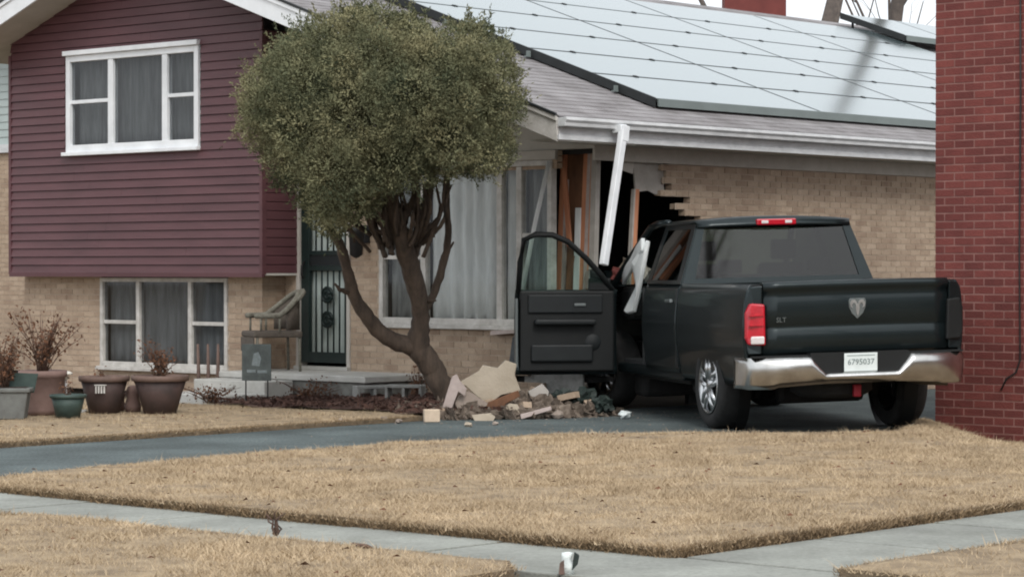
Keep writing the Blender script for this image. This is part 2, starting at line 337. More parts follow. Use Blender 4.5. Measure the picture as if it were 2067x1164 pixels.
tag(fast_mesh('dry_grass', g, 3, 'straw'), 'short straw-coloured winter grass covering the lawns', 'grass', kind='stuff')
def fringe(pts, top, per, hh):
    c = []
    for a, b in zip(pts, pts[1:]):
        a, b = np.array(a), np.array(b); k = int(np.linalg.norm(b - a) * per); c.append(a + (b - a) * rng.random((k, 1)) + rng.normal(0, .022, (k, 2)))
    c = np.concatenate(c); xy = C + c[:, :1] * U + c[:, 1:] * V; n = len(xy); z = top * rng.random(n) - .01 + dip(xy[:, 0], xy[:, 1]); h = rng.uniform(.01, hh, n)
    az = rng.uniform(0, 6.28, n); ln = rng.uniform(.2, 1.2, n) * .035; wd = rng.uniform(.002, .005, n); ba = rng.uniform(0, 6.28, n); b = np.stack([xy[:, 0], xy[:, 1], z], 1); s = np.stack([np.cos(ba) * wd, np.sin(ba) * wd, 0 * wd], 1)
    return np.stack([b - s, b + s, b + np.stack([np.cos(az) * ln, np.sin(az) * ln, h], 1)], 1).reshape(-1, 3)
e = np.concatenate([fringe([(2.4, -9.97), (8.83, -9.97), (8.83, -3)], .055, 3600, .04), fringe([(4.95, -10.93), (8.55, -10.93), (8.8, -11.2)], .04, 1200, .03), fringe([(9.93, -10.1), (9.93, -3)], .05, 1200, .03), fringe([(-.18, -9.9), (-.2, -2.4)], .05, 3200, .03)])
tag(fast_mesh('lawn_edge_grass', e, 3, 'edgegrass'), 'matted dead grass along the lawn borders, coloured dark for dirt and shaded soil', 'grass', kind='stuff')
def leaves(n, polys, top, size, name, label):
    vs = []
    for poly, k, tp in polys:
        P = np.array(poly); lo = P.min(0); hi = P.max(0); c = rng.uniform(lo, hi, (k, 2)); c = c[inpoly(c, poly)]
        for a in c:
            p = W(a[0], a[1]); z = tp + float(dip(p[0], p[1])) + random.uniform(.012, .035); s = size * random.uniform(.5, 1.3); t = random.uniform(0, 6.3); e = random.uniform(-.5, .5)
            for (q, r) in ((0, 1), (1.9, .6), (3.14, 1), (4.4, .6)):
                vs.append((p[0] + math.cos(t + q) * s * r, p[1] + math.sin(t + q) * s * r, z + e * s * math.sin(q) + .3 * s * (r < .9)))
    tag(fast_mesh(name, np.array(vs), 4, 'deadleaf'), label, 'leaves', kind='stuff')
leaves(0, [(main_poly, 330, .06), (far_poly, 260, .04), (park_l, 60, .05), (park_r, 40, .05)], .06, .018, 'leaf_litter', 'small brown dead leaves scattered over the dry lawn')
# ------------------------------------------------------------------ brick walls
class Bricks:
    """collects bricks of one building; the ones that show largest become objects, the rest one mesh"""
    def __init__(s, root, mat, mortar, bl=.213, ch=.0677, dep=.09, rec=.005, jt=.011):
        s.root, s.mat, s.mortar, s.bl, s.ch, s.dep, s.rec, s.jt = root, mat, mortar, bl, ch, dep, rec, jt; s.items = []; s.mb = MB()
    def wall(s, axis, pos, a0, a1, z0, z1, allowed=None, sign=-1, pri=0.0):
        """axis 'u': wall runs along local x at y=pos facing sign*y; axis 'v': runs along local y at x=pos facing sign*x"""
        i = 0; z = z0; md = s.rec
        while z < z1 - .02:
            zt = min(z + s.ch, z1); zm = (z + zt) / 2
            iv = allowed(zm) if allowed else [(a0, a1)]
            for (b0, b1) in iv:
                b0 = max(b0, a0); b1 = min(b1, a1)
                if b1 - b0 < .02: continue
                q = pos - sign * md
                if axis == 'u': s.mb.add([(b0, q, z), (b1, q, z), (b1, q, zt), (b0, q, zt)], [(0, 1, 2, 3)])
                else: s.mb.add([(q, b0, z), (q, b1, z), (q, b1, zt), (q, b0, zt)], [(0, 1, 2, 3)])
                k = math.floor((b0 - a0) / s.bl) - 1
                while True:
                    c0 = a0 + k * s.bl + (s.bl / 2 if i % 2 else 0); c1 = c0 + s.bl - s.jt; k += 1
                    if c0 > b1: break
                    d0, d1 = max(c0, b0), min(c1, b1)
                    if d1 - d0 < .035: continue
                    pr = random.uniform(-.0015, .0015)
                    ce = pos - sign * (s.dep / 2 + pr); h = zt - z - s.jt
                    if axis == 'u': s.items.append(((d0 + d1) / 2, ce, z + h / 2 + s.jt / 2, d1 - d0, s.dep, h, pri))
                    else: s.items.append((ce, (d0 + d1) / 2, z + h / 2 + s.jt / 2, s.dep, d1 - d0, h, pri))
            z = zt; i += 1
    def finish(s, limit=300):
        mw = Matrix.Translation(s.root.location) @ Matrix.Rotation(s.root.rotation_euler[2], 4, 'Z')
        def score(it):
            p = mw @ Vector(it[:3]); x = CXP + F * p.x / p.y; y = HOR - F * (p.z - CZ) / p.y
            return (0 if (-5 < x < 2072 and -5 < y < 1169) else 1, it[6] + p.y * .1)
        s.items.sort(key=score)
        for it in s.items[:limit]: piece('brick', s.mat, s.root, it[:3], it[3:6])
        rest = MB()
        for it in s.items[limit:]:
            x, y, z, a, b, c = it[:6]; rest.box(x - a / 2, x + a / 2, y - b / 2, y + b / 2, z - c / 2, z + c / 2)
        if s.items[limit:]: tag(rest.build('brickwork', s.mat, s.root, fix=False), kind='stuff')
        s.mb.build('mortar', s.mortar, s.root, fix=False)
# ------------------------------------------------------------------ the split-level house
house = thing('split_level_house', 'split-level house with maroon siding and tan brick, its corner smashed open', 'house', W(0, 0, 0), HROT)
PI_ = .355; RZ0 = 2.97; UE = .45; UR = -6.45; VF = -1.07; VB = 18.0
def roofz(u): return RZ0 + PI_ * (UE - u) if u > UR else RZ0 + PI_ * (UE - UR) - PI_ * (UR - u)
UL = -9.55
br = Bricks(house, 'tan', 'tanmortar')
def hole_edge(z, i=[0]):
    i[0] += 1; j = [0, .10, -.08, .19, .03, -.14, .12, -.03, .16][i[0] % 9]
    if z > 2.47: return 1.16 + j * .5
    if z > 2.24: return 1.14 + j
    if z > 2.0: return 1.50 + j
    return 1.62 + j + (2.0 - z) * .25
br.wall('v', 0, 0, 12, 0, 2.66, lambda z: [(hole_edge(z), 12)], sign=1, pri=0)
DO = (-4.36, -3.60)                                     # front door opening
PW = (-3.09, -.56, .86, 2.60)                           # picture window
def front_allowed(z):
    iv = []
    if z > 2.5: return [(-4.62, -.5)]
    lo = -4.62
    if .36 < z < 2.42: iv.append((lo, DO[0] - .04)); lo = DO[1] + .04
    if PW[2] - .03 < z < PW[3]: iv.append((lo, PW[0] - .01))
    else: iv.append((lo, -1.02 + .12 * math.sin(z * 37) + (.25 if z < .3 else 0)))
    return iv
br.wall('u', 0, -4.62, 0, 0, 2.70, front_allowed, sign=-1, pri=.3)
LW = (-7.50, -5.20, .29, 1.36)
br.wall('u', -.36, -9.0, -4.62, 0, 1.42, lambda z: [(-9, LW[0]), (LW[1], -4.62)] if z > LW[2] - .03 else [(-9, -4.62)], sign=-1, pri=.1)
br.wall('v', -4.62, -.36, 0, 0, 1.42, None, sign=1, pri=.3)
br.finish(300)
# inner leaf, floors and ceilings, coloured near-black so the rooms look unlit
def hole_panel(name, mat, axis, pos, a0, a1, z0, z1, ops, th=.05, sign=1):
    """flat panel with rectangular openings, built of strips"""
    mb = MB(); zs = sorted({z0, z1, *[o[2] for o in ops], *[o[3] for o in ops]}); zs = [z for z in zs if z0 <= z <= z1]
    for za, zb in zip(zs, zs[1:]):
        cur = a0
        for o in sorted(ops):
            if o[2] < (za + zb) / 2 < o[3]:
                if o[0] > cur:
                    mb.box(cur, o[0], pos, pos + th * sign, za, zb) if axis == 'u' else mb.box(pos, pos + th * sign, cur, o[0], za, zb)
                cur = o[1]
        if cur < a1: mb.box(cur, a1, pos, pos + th * sign, za, zb) if axis == 'u' else mb.box(pos, pos + th * sign, cur, a1, za, zb)
    return mb.build(name, mat, house)
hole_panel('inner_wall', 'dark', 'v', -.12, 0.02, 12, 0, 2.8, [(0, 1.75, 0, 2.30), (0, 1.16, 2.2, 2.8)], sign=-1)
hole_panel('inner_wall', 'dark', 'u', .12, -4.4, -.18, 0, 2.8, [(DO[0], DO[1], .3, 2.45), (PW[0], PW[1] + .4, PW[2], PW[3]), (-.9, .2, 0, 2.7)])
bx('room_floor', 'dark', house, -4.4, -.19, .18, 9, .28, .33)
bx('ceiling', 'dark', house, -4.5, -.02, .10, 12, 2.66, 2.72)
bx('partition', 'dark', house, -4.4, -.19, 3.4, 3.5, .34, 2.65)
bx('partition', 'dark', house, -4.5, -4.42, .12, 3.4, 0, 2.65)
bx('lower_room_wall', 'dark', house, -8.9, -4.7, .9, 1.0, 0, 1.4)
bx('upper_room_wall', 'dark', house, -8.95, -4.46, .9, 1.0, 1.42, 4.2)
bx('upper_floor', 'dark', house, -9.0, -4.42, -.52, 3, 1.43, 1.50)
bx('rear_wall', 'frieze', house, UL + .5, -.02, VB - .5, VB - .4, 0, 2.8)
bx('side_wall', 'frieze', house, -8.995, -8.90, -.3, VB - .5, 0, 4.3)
# maroon clapboards, one by one
SX = (-9.01, -4.40); SV = -.56; SZ = 1.42; EXPO = .1015; UW = (-7.90, -5.47, 2.88, 4.05)
def boards():
    z = SZ; k = 0
    while z < 5.1:
        zt = z + EXPO
        segs = []
        def lim(zz):
            s = (RZ0 - .22 + PI_ * (UE - UR) - zz) / PI_
            return max(SX[0], UR - s), min(SX[1], UR + s)
        a, b = lim(zt)
        if b - a > .15:
            inside = UW[2] - .03 < (z + zt) / 2 < UW[3] + .03
            jn = a + (b - a) * random.uniform(.25, .75); segs = [(a, UW[0] - .03), (UW[1] + .03, b)] if inside else ([(a, jn), (jn + .002, b)] if b - a > 2.5 else [(a, b)])
            for p, q in segs:
                pf = [(SV + .018, z), (SV - .012, z - .006), (SV - .006, z + .02), (SV + .006, zt - .012), (SV + .018, zt)]
                la = [(max(p, lim(zz)[0]) if p == a else p, y_, zz) for y_, zz in pf]; lb_ = [(min(lim(zz)[1], SX[1]) if q == b else q, y_, zz) for y_, zz in pf]
                if p == a: la = [(lim(zz)[0], y_, zz) for y_, zz in pf]
                MB().add(la + lb_, [(0, 1, 2, 3, 4), (9, 8, 7, 6, 5)] + [(i, (i + 1) % 5, 5 + (i + 1) % 5, 5 + i) for i in range(5)]).build('siding_board', 'siding', house)
            if k < 27:
                pr = [(SX[1] - .018, 0, z), (SX[1] + .002, 0, z - .004), (SX[1] - .005, 0, zt - .012), (SX[1] - .018, 0, zt)]
                MB().prism(pr, (0, SV + .03, 0)).build('siding_board', 'siding', house)
        z = zt; k += 1
boards()
for x in SX: bx('corner_trim', 'siding', house, x - .035, x + .012 if x == SX[0] else x + .012, SV - .012, SV + .05, SZ - .02, 4.12)
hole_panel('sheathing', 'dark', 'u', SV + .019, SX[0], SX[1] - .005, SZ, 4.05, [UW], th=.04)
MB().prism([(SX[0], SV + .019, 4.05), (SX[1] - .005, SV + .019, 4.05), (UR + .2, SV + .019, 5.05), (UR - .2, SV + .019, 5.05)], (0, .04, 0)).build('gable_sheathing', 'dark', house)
bx('siding_base_trim', 'siding', house, SX[0] - .02, SX[1] + .01, SV - .015, SV + .03, SZ - .05, SZ)
bx('overhang_soffit', 'soffit', house, SX[0], SX[1], SV + .032, -.02, SZ - .03, SZ - .005)
# windows
def window(ops, v, divs, rails, label, fmat='white', gmat='glass', fw=.05, back='blind', depth=.07, sill=True, prj=.02):
    a0, a1, z0, z1 = ops
    mb = MB(); y0, y1 = v - prj, v + depth
    mb.box(a0, a0 + fw, y0, y1, z0, z1).box(a1 - fw, a1, y0, y1, z0, z1).box(a0 + fw, a1 - fw, y0, y1, z1 - fw, z1).box(a0 + fw, a1 - fw, y0, y1, z0, z0 + fw * 1.15)
    fr = mb.build('window', fmat, house, bevel=.006); tag(fr, label)
    xs = [a0 + fw] + [d for d in divs] + [a1 - fw]
    for d in divs: bx('mullion', fmat, fr, d - fw * .62, d + fw * .62, y0 + .008, y1, z0 + fw, z1 - fw, .005)
    for i in range(len(xs) - 1):
        l = xs[i] + (fw * .62 if i else 0); r = xs[i + 1] - (fw * .62 if i < len(xs) - 2 else 0)
        if i in rails:
            zr = z0 + (z1 - z0) * rails[i]
            bx('meeting_rail', fmat, fr, l, r, y0 + .02, y1 - .02, zr - .022, zr + .022, .004)
            bx('pane', gmat, fr, l, r, v + .030, v + .034, z0 + fw, zr - .022); bx('pane', gmat, fr, l, r, v + .022, v + .026, zr + .022, z1 - fw)
        else: bx('pane', gmat, fr, l, r, v + .026, v + .030, z0 + fw, z1 - fw)
    if sill: bx('sill', fmat, fr, a0 - .03, a1 + .03, y0 - .05, y1, z0 - .045, z0, .006)
    return fr
w1 = window(UW, SV, [-7.06, -6.07], {0: .52, 2: .52}, 'white triple window in the maroon gable', gmat='screen', fw=.075)
bx('head_casing', 'white', w1, UW[0] - .02, UW[1] + .02, SV - .06, SV + .03, UW[3] + .002, UW[3] + .06, .006)
w2 = window(LW, -.36, [-6.80, -5.86], {0: .5, 2: .5}, 'lower triple window at ground level under the siding', fmat='oldwhite', gmat='screen', fw=.05)
for x0, x1 in ((-6.74, -6.58), (-7.4, -7.28)): bx('curtain', 'curtain', w2, x0, x1, -.20, -.18, LW[2], LW[3])
w3 = window(PW, 0, [-2.42, -1.30, -1.02], {0: .42, 3: .55}, 'wide picture window beside the smashed corner', fmat='oldwhite', gmat='glass', fw=.06)
def drape(x0, x1, y, z0, z1, par, mat='curtain', amp=.03):
    n = int((x1 - x0) / .03) + 2; xs = np.linspace(x0, x1, n)
    rows = [[(x + .004 * math.sin(9 * z), y + amp * math.sin(x * 31 + 1.3 * math.sin(x * 7)) * (1.15 - .15 * z), z) for x in xs] for z in np.linspace(z0, z1, 6)]
    MB().grid(rows).build('drape', mat, par, fix=False, solid=.004)
drape(-2.36, -1.36, .09, PW[2], PW[3], w3); drape(-3.0, -2.5, .10, PW[2], PW[3], w3, 'blind'); drape(-1.24, -1.06, .09, PW[2], PW[3], w3, 'curtain')
drape(-.98, -.62, .10, PW[2], PW[3], w3, 'blind')
drape(UW[0] + .08, UW[1] - .08, SV + .14, UW[2], UW[3], w1, 'blind', .015); drape(LW[0] + .06, LW[1] - .06, -.26, LW[2], LW[3], w2, 'blind2', .012)
bx('lintel', 'frieze', house, PW[0] - .1, -.5, -.03, .02, 2.602, 2.70)
MB().prism([(-4.39, .0, 2.705), (.0, .0, 2.705), (.0, .0, roofz(0) - .24), (-4.39, .0, roofz(-4.39) - .24)], (0, .08, 0)).build('gable_wall', 'soffit', house)
# front door with barred storm door
fd = MB().box(DO[0] - .06, DO[0], -.02, .10, .36, 2.42).box(DO[1], DO[1] + .05, -.02, .10, .36, 2.42).box(DO[0] - .06, DO[1] + .05, -.02, .10, 2.42, 2.48).build('door', 'frieze', house)
tag(fd, 'dark green barred storm door over a pale inner door')
dx0, dx1 = DO[0] + .005, DO[1] - .005
MB().box(dx0, dx0 + .13, .0, .05, .40, 2.41).box(dx1 - .05, dx1, .0, .05, .40, 2.41).box(dx0 + .13, dx1 - .05, 0, .05, .40, .52).box(dx0 + .13, dx1 - .05, 0, .05, 2.30, 2.41).box(dx0 + .13, dx1 - .05, 0, .05, 1.44, 1.50).box(dx0 + .13, dx1 - .05, 0, .05, 1.62, 1.67).build('storm_frame', 'doorgreen', fd, bevel=.005)
bx('lock_rail', 'trim', fd, dx0 + .13, dx1 - .05, .015, .04, 1.502, 1.618)
for k in range(1, 6):
    x = dx0 + .13 + (dx1 - dx0 - .18) * k / 6
    MB().tube([(x, .02, .52), (x, .02, 1.44)], .011, 6).tube([(x, .02, 1.67), (x, .02, 2.30)], .011, 6).build('bar', 'doorgreen', fd)
xc = (dx0 + .13 + dx1 - .05) / 2
for z0 in (.80, 1.08):
    MB().tube([(xc + .085 * math.cos(t) * (1 - .25 * (t > 6)), .012, z0 + .09 + .085 * math.sin(t)) for t in np.linspace(0, 6.28, 14)], .016, 6).tube([(xc + .04 * math.cos(t), .012, z0 + .09 + .04 * math.sin(t)) for t in np.linspace(0, 6.28, 10)], .016, 6).box(xc - .06, xc + .06, .008, .02, z0 + .02, z0 + .16).build('scroll_plate', 'doorgreen', fd)
bx('inner_door', 'doorwhite', fd, dx0, dx1, .085, .12, .40, 2.41)
bx('threshold', 'step', fd, DO[0] - .06, DO[1] + .05, -.06, .12, .322, .36)
MB().tube([(dx0 + .06, -.03, 1.36), (dx0 + .06, -.05, 1.40), (dx0 + .06, -.05, 1.50), (dx0 + .06, -.0, 1.55)], .012, 6).build('handle', 'iron', fd)
# wall lantern
ln = MB().box(-3.36, -3.24, -.02, -.003, 1.75, 1.95).tube([(-3.30, -.02, 1.90), (-3.30, -.12, 1.98), (-3.30, -.15, 1.93)], .012, 6).lathe([(.005, 1.96), (.10, 1.90), (.085, 1.87), (.07, 1.62), (.03, 1.59), (.0, 1.58)], 8, o=(-3.30, -.16, 0)).build('wall_lantern', 'iron', house)
# roof
TK = .05
rf = MB().add([(UE, VF, RZ0 - .12), (UE, VB, RZ0 - .12), (UE, VB, RZ0), (UE, VF, RZ0), (UR, VF, roofz(UR) - .12), (UR, VB, roofz(UR) - .12), (UR, VB, roofz(UR)), (UR, VF, roofz(UR)), (UL, VF, roofz(UL) - .12), (UL, VB, roofz(UL) - .12), (UL, VB, roofz(UL)), (UL, VF, roofz(UL))],
    [(3, 2, 6, 7), (7, 6, 10, 11), (0, 4, 5, 1), (4, 8, 9, 5), (0, 1, 2, 3), (8, 11, 10, 9), (0, 3, 7, 4), (4, 7, 11, 8), (1, 5, 6, 2), (5, 9, 10, 6)]).build('roof', 'shingle', house)
ex = .145; n = int((UE - UR) / ex)
for k in range(n):
    u0 = UE + .015 - k * ex; u1 = u0 - ex - .03; z0, z1 = roofz(u0) + .012, roofz(u1) + .004
    MB().prism([(u0, VF - .03, z0 - .012), (u0, VF - .03, z0), (u1, VF - .03, z1), (u1, VF - .03, z1 - .004)], (0, VB - VF, 0)).build('shingle_course', 'shingle', rf)
# rake boards (white), eave fascia and gutter
for s0, s1, nm in ((UE, -2.2, 'gutter'), (-2.2, UR, 'white'), (UR, UL, 'white')):
    zz = lambda u: roofz(u) - .015
    MB().prism([(s0, VF - .035, zz(s0)), (s1, VF - .035, zz(s1)), (s1, VF - .035, zz(s1) - .24), (s0, VF - .035, zz(s0) - .24)], (0, .03, 0)).build('rake_board', 'oldwhite' if s0 == UE else nm, house, bevel=.004)
    MB().prism([(s0, VF - .055, zz(s0) + .012), (s1, VF - .055, zz(s1) + .012), (s1, VF - .055, zz(s1) - .035), (s0, VF - .055, zz(s0) - .035)], (0, .018, 0)).build('rake_trim', 'oldwhite' if s0 == UE else nm, house)
    MB().prism([(s0, VF - .065, zz(s0) + .042), (s1, VF - .065, zz(s1) + .042), (s1, VF - .065, zz(s1) + .013), (s0, VF - .065, zz(s0) + .013)], (0, .03, 0)).build('drip_edge', 'black', house)
    MB().prism([(s0, VF, zz(s0) - .235), (s1, VF, zz(s1) - .235), (s1, VF, zz(s1) - .215), (s0, VF, zz(s0) - .215)], (0, 1.2, 0)).build('rake_soffit', 'soffit', house)
bx('eave_fascia', 'gutter', house, UE - .02, UE + .004, VF, VB, 2.74, 2.95)
gut = MB().prism([(UE + .006, VF - .03, 2.945), (UE + .12, VF - .03, 2.955), (UE + .125, VF - .03, 2.925), (UE + .105, VF - .03, 2.90), (UE + .10, VF - .03, 2.865), (UE + .006, VF - .03, 2.86)], (0, VB - VF, 0)).build('gutter', 'gutter', house, bevel=.004)
bx('fascia_trim', 'gutter', house, UE + .006, UE + .022, VF - .03, VB, 2.735, 2.785)
bx('eave_soffit', 'soffit', house, .004, UE - .022, VF + .05, VB, 2.735, 2.755)
bx('frieze_board', 'frieze', house, .003, .03, -.02, 12, 2.58, 2.733)
# white downspout knocked loose, hanging at a slant from the gutter
def dn(p, q, r=.042):
    p, q = Vector(p), Vector(q); d = (q - p).normalized(); a = Vector((0, 1, 0)); a = (a - d * a.dot(d)).normalized(); b = d.cross(a)
    P = [p + a * r + b * r * .75, p + a * r - b * r * .75, p - a * r - b * r * .75, p - a * r + b * r * .75]
    return P, q - p
ds = MB(); ds.prism(*dn((UE + .16, -.265, 2.86), (UE + .18, -.60, 1.50))); dso = ds.build('downspout', 'white', house, bevel=.01)
MB().prism(*dn((UE + .05, -.262, 2.86), (UE + .17, -.262, 2.875), .05)).prism(*dn((UE + .16, -.25, 2.90), (UE + .16, -.275, 2.74), .05)).build('elbow', 'white', dso, bevel=.008)
# smashed corner: exposed studs, plywood, torn drywall
def tilt(cx, y0, z0, z1, wdt, th, lean, name, mat, leany=0.0):
    cx -= .12; y0 += .20
    return MB().prism([(cx - wdt / 2, y0, z0), (cx + wdt / 2, y0, z0), (cx + wdt / 2 + lean, y0 + leany, z1), (cx - wdt / 2 + lean, y0 + leany, z1)], (0, th, 0)).build(name, mat, house)
tilt(-.40, .03, .7, 2.66, .30, .02, .10, 'plywood_sheet', 'brownwood'); tilt(-.545, -.015, .7, 2.66, .055, .06, .09, 'wall_stud', 'orangewood')
tilt(-.495, -.005, .75, 2.40, .035, .04, .07, 'wall_stud', 'pinkboard'); tilt(-.255, .0, .8, 2.66, .055, .05, .10, 'wall_stud', 'orangewood'); tilt(-.30, -.01, .75, 2.1, .075, .03, .05, 'lath_board', 'curtain')
tilt(-.185, -.005, .85, 2.66, .05, .05, .085, 'wall_stud', 'pinkboard'); tilt(-.135, -.01, .85, 2.66, .04, .05, .08, 'wall_stud', 'redplastic' if False else 'orangewood'); tilt(-.085, -.02, .85, 2.66, .07, .07, .06, 'corner_post', 'drywall')
tilt(-.36, -.03, 1.7, 2.62, .05, .03, -.09, 'splintered_lath', 'orangewood'); tilt(-.43, -.035, .9, 1.6, .06, .02, .11, 'splintered_lath', 'brownwood')
MB().prism([(-.02, .62, 1.3), (-.02, .70, 1.3), (-.02, .775, 2.3), (-.02, .70, 2.3)], (-.05, 0, 0)).build('wall_stud', 'orangewood', house)
MB().prism([(-.015, .60, 1.3), (-.015, .63, 1.3), (-.015, .71, 2.3), (-.015, .685, 2.3)], (-.04, 0, 0)).build('wall_stud', 'drywall', house)
MB().prism([(-.04, .74, 2.27), (-.04, .95, 2.29), (-.04, 1.08, 2.25), (-.04, 1.22, 2.30), (-.04, 1.20, 2.60), (-.04, .68, 2.60), (-.04, .72, 2.45)], (-.02, 0, 0)).build('torn_sheathing', 'drywall', house)
MB().prism([(-.03, .46, 2.50), (-.03, .68, 2.46), (-.03, .70, 2.62), (-.03, .40, 2.62)], (-.02, 0, 0)).build('torn_sheathing', 'frieze', house)
MB().tube([(-.50, -.12, 2.58), (-.62, -.22, 1.9), (-.72, -.30, 1.20)], .026, 6).build('bent_window_jamb', 'curtain', house)
MB().prism([(-1.15, -.03, .42), (-.72, -.05, .50), (-.60, -.04, .78), (-1.10, -.02, .74)], (0, .02, 0)).build('torn_membrane', 'bluegrey', house)
MB().prism([(-1.35, -.10, .76), (-.85, -.12, .80), (-.84, -.12, .83), (-1.34, -.10, .81)], (0, .06, 0)).build('broken_sill', 'pinkboard', house)
MB().prism([(-1.0, .06, 0), (-.2, .06, 0), (-.2, .06, .85), (-1.0, .06, .85)], (0, .03, 0)).build('inner_block_wall', 'block', house)
# ------------------------------------------------------------------ porch and steps
porch = thing('concrete_porch', 'low concrete porch with two pale steps below the barred door', 'porch', W(-3.6, -.5, 0), HROT)
PL = lambda u, v: (u + 3.6, v + .5)
def pbox(name, mat, u0, u1, v0, v1, z0, z1, b=.01): return bx(name, mat, porch, u0 + 3.6, u1 + 3.6, v0 + .5, v1 + .5, z0, z1, b)
pbox('base', 'porchside', -4.6, -2.35, -.98, -.004, 0, .25); pbox('slab', 'step', -4.62, -2.30, -1.02, -.004, .252, .32)
pbox('step', 'step', -4.55, -3.40, -1.45, -1.03, 0, .25); pbox('step', 'step', -4.50, -3.35, -2.05, -1.46, 0, .12)
# ------------------------------------------------------------------ solar arrays
PNZ = .115
def array(root, s0, rows, rp, t0, cols, cp, lift):
    P = lambda s, t, h: (UE - s, t + VF, RZ0 + PI_ * s + lift + h)
    for i in range(rows):
        for j in range(cols):
            a, b = s0 + i * rp, s0 + (i + 1) * rp - .028; c, d = t0 + j * cp, t0 + (j + 1) * cp - .025
            fr = MB().prism([P(a, c, 0), P(a, d, 0), P(b, d, 0), P(b, c, 0)], (0, 0, -.035)).build('solar_panel', 'cellframe', root)
            e = .016
            MB().prism([P(a + e, c + e, .004), P(a + e, d - e, .004), P(b - e, d - e, .004), P(b - e, c + e, .004)], (0, 0, -.003)).build('glass', 'cell', fr)
    for i in range(1, rows):
        for j in range(cols):
            for q in (.25, .72):
                s, t = s0 + i * rp - .014, t0 + (j + q) * cp
                MB().prism([P(s - .022, t - .03, .014), P(s - .022, t + .03, .014), P(s + .022, t + .03, .014), P(s + .022, t - .03, .014)], (0, 0, -.02)).build('clamp', 'black', root)
    T = t0 + cols * cp
    MB().prism([P(s0 - .03, t0, .012), P(s0 - .03, T, .012), P(s0 - .012, T, .012), P(s0 - .012, t0, .012)], (0, 0, -.085)).build('skirt', 'skirt', root)
    MB().prism([P(s0, t0 - .035, .012), P(s0 + rows * rp, t0 - .035, .012), P(s0 + rows * rp, t0 - .012, .012), P(s0, t0 - .012, .012)], (0, 0, -.10)).build('side_rail', 'black', root)
    for k in range(3 if rows > 1 else 0):
        s = s0 + .5 + k * 1.25
        MB().box(-.012, .012, -.03, .02, 0, .07).box(-.02, .03, -.06, .0, .0, .014).build('bracket', 'skirt', root, tf=lambda p: (UE - s + p[0], t0 + VF - .07 + p[1], roofz(UE - s) + .03 + p[2]))
sa = thing('solar_array', 'large solar array of pale reflecting panels on the front roof slope', 'solar panels', W(0, 0, 0), HROT, 'roof solar arrays')
array(sa, .52, 6, .915, 2.2, 4, 3.06, PNZ)
sb = thing('solar_array', 'second small solar array higher up the roof beside the red brick wall', 'solar panels', W(0, 0, 0), HROT, 'roof solar arrays')
array(sb, 5.35, 1, 1.2, 14.5, 2, 1.5, .22)
for s in (5.5, 6.4):
    for t in (14.6, 16.0, 17.4): MB().tube([(UE - s, t + VF, roofz(UE - s)), (UE - s, t + VF, roofz(UE - s) + .18)], .02, 6).build('leg', 'black', sb)
# ------------------------------------------------------------------ red brick house on the right
RC = (.1676 * 24.05, 24.05)
redh = thing('red_brick_house', 'red brick house wall beside the pickup at the right edge', 'house', (RC[0], RC[1], 0), HROT)
rb = Bricks(redh, 'red', 'redmortar', bl=.215, ch=.0765, jt=.015, rec=.003)
rb.wall('u', 0, 0, 3.2, -.46, 4.5, None, sign=-1)
rb.wall('v', 0, 0, 3.0, -.46, 4.5, None, sign=-1, pri=50)
rb.finish(300)
bx('wall_core', 'redmortar', redh, .1, 9, .1, 3.4, -.5, 4.48); bx('front_wall', 'red', redh, 3.22, 9, .005, .099, -.5, 4.5); bx('side_wall', 'red', redh, .005, .099, 3.02, 3.4, -.5, 4.5)
MB().prism([(-.02, -.15, 4.52), (-.02, 3.6, 4.52), (-.02, 1.7, 4.9)], (9.2, 0, 0)).build('roof', 'shingle', redh)
MB().tube([(.92, -.012, 4.4), (.925, -.012, 3.0), (.915, -.012, 1.6), (.925, -.012, .62), (.88, -.012, .50), (.78, -.012, .44), (.72, -.012, .33)], .008, 5).build('cable', 'black', redh)
# ------------------------------------------------------------------ neighbouring house far left
nb = thing('neighbouring_house', 'tan brick house with pale siding just visible at the left edge', 'house', W(-12.2, 2.6, 0), HROT)
nbk = Bricks(nb, 'tan', 'tanmortar')
nbk.wall('u', 0, -2.2, 1.2, 0, 3.15, None, sign=-1)
nbk.finish(300)
for k in range(14): MB().prism([(-2.2, .02, 3.28 + k * .11), (-2.2, -.004, 3.276 + k * .11), (-2.2, .008, 3.385 + k * .11), (-2.2, .02, 3.39 + k * .11)], (3.4, 0, 0)).build('siding_board', 'palesiding', nb)
bx('ledge', 'gutter', nb, -2.2, 1.2, -.06, .02, 3.155, 3.275); bx('wall_core', 'frieze', nb, -8, 1.2, .1, 7, 0, 4.80); bx('front_wall', 'tanmortar', nb, -8, -2.21, .005, .099, 0, 4.80)
MB().prism([(-8.4, -.5, 4.83), (1.5, -.5, 4.83), (-3.4, -.5, 6.4)], (0, 8, 0)).build('roof', 'shingle', nb)
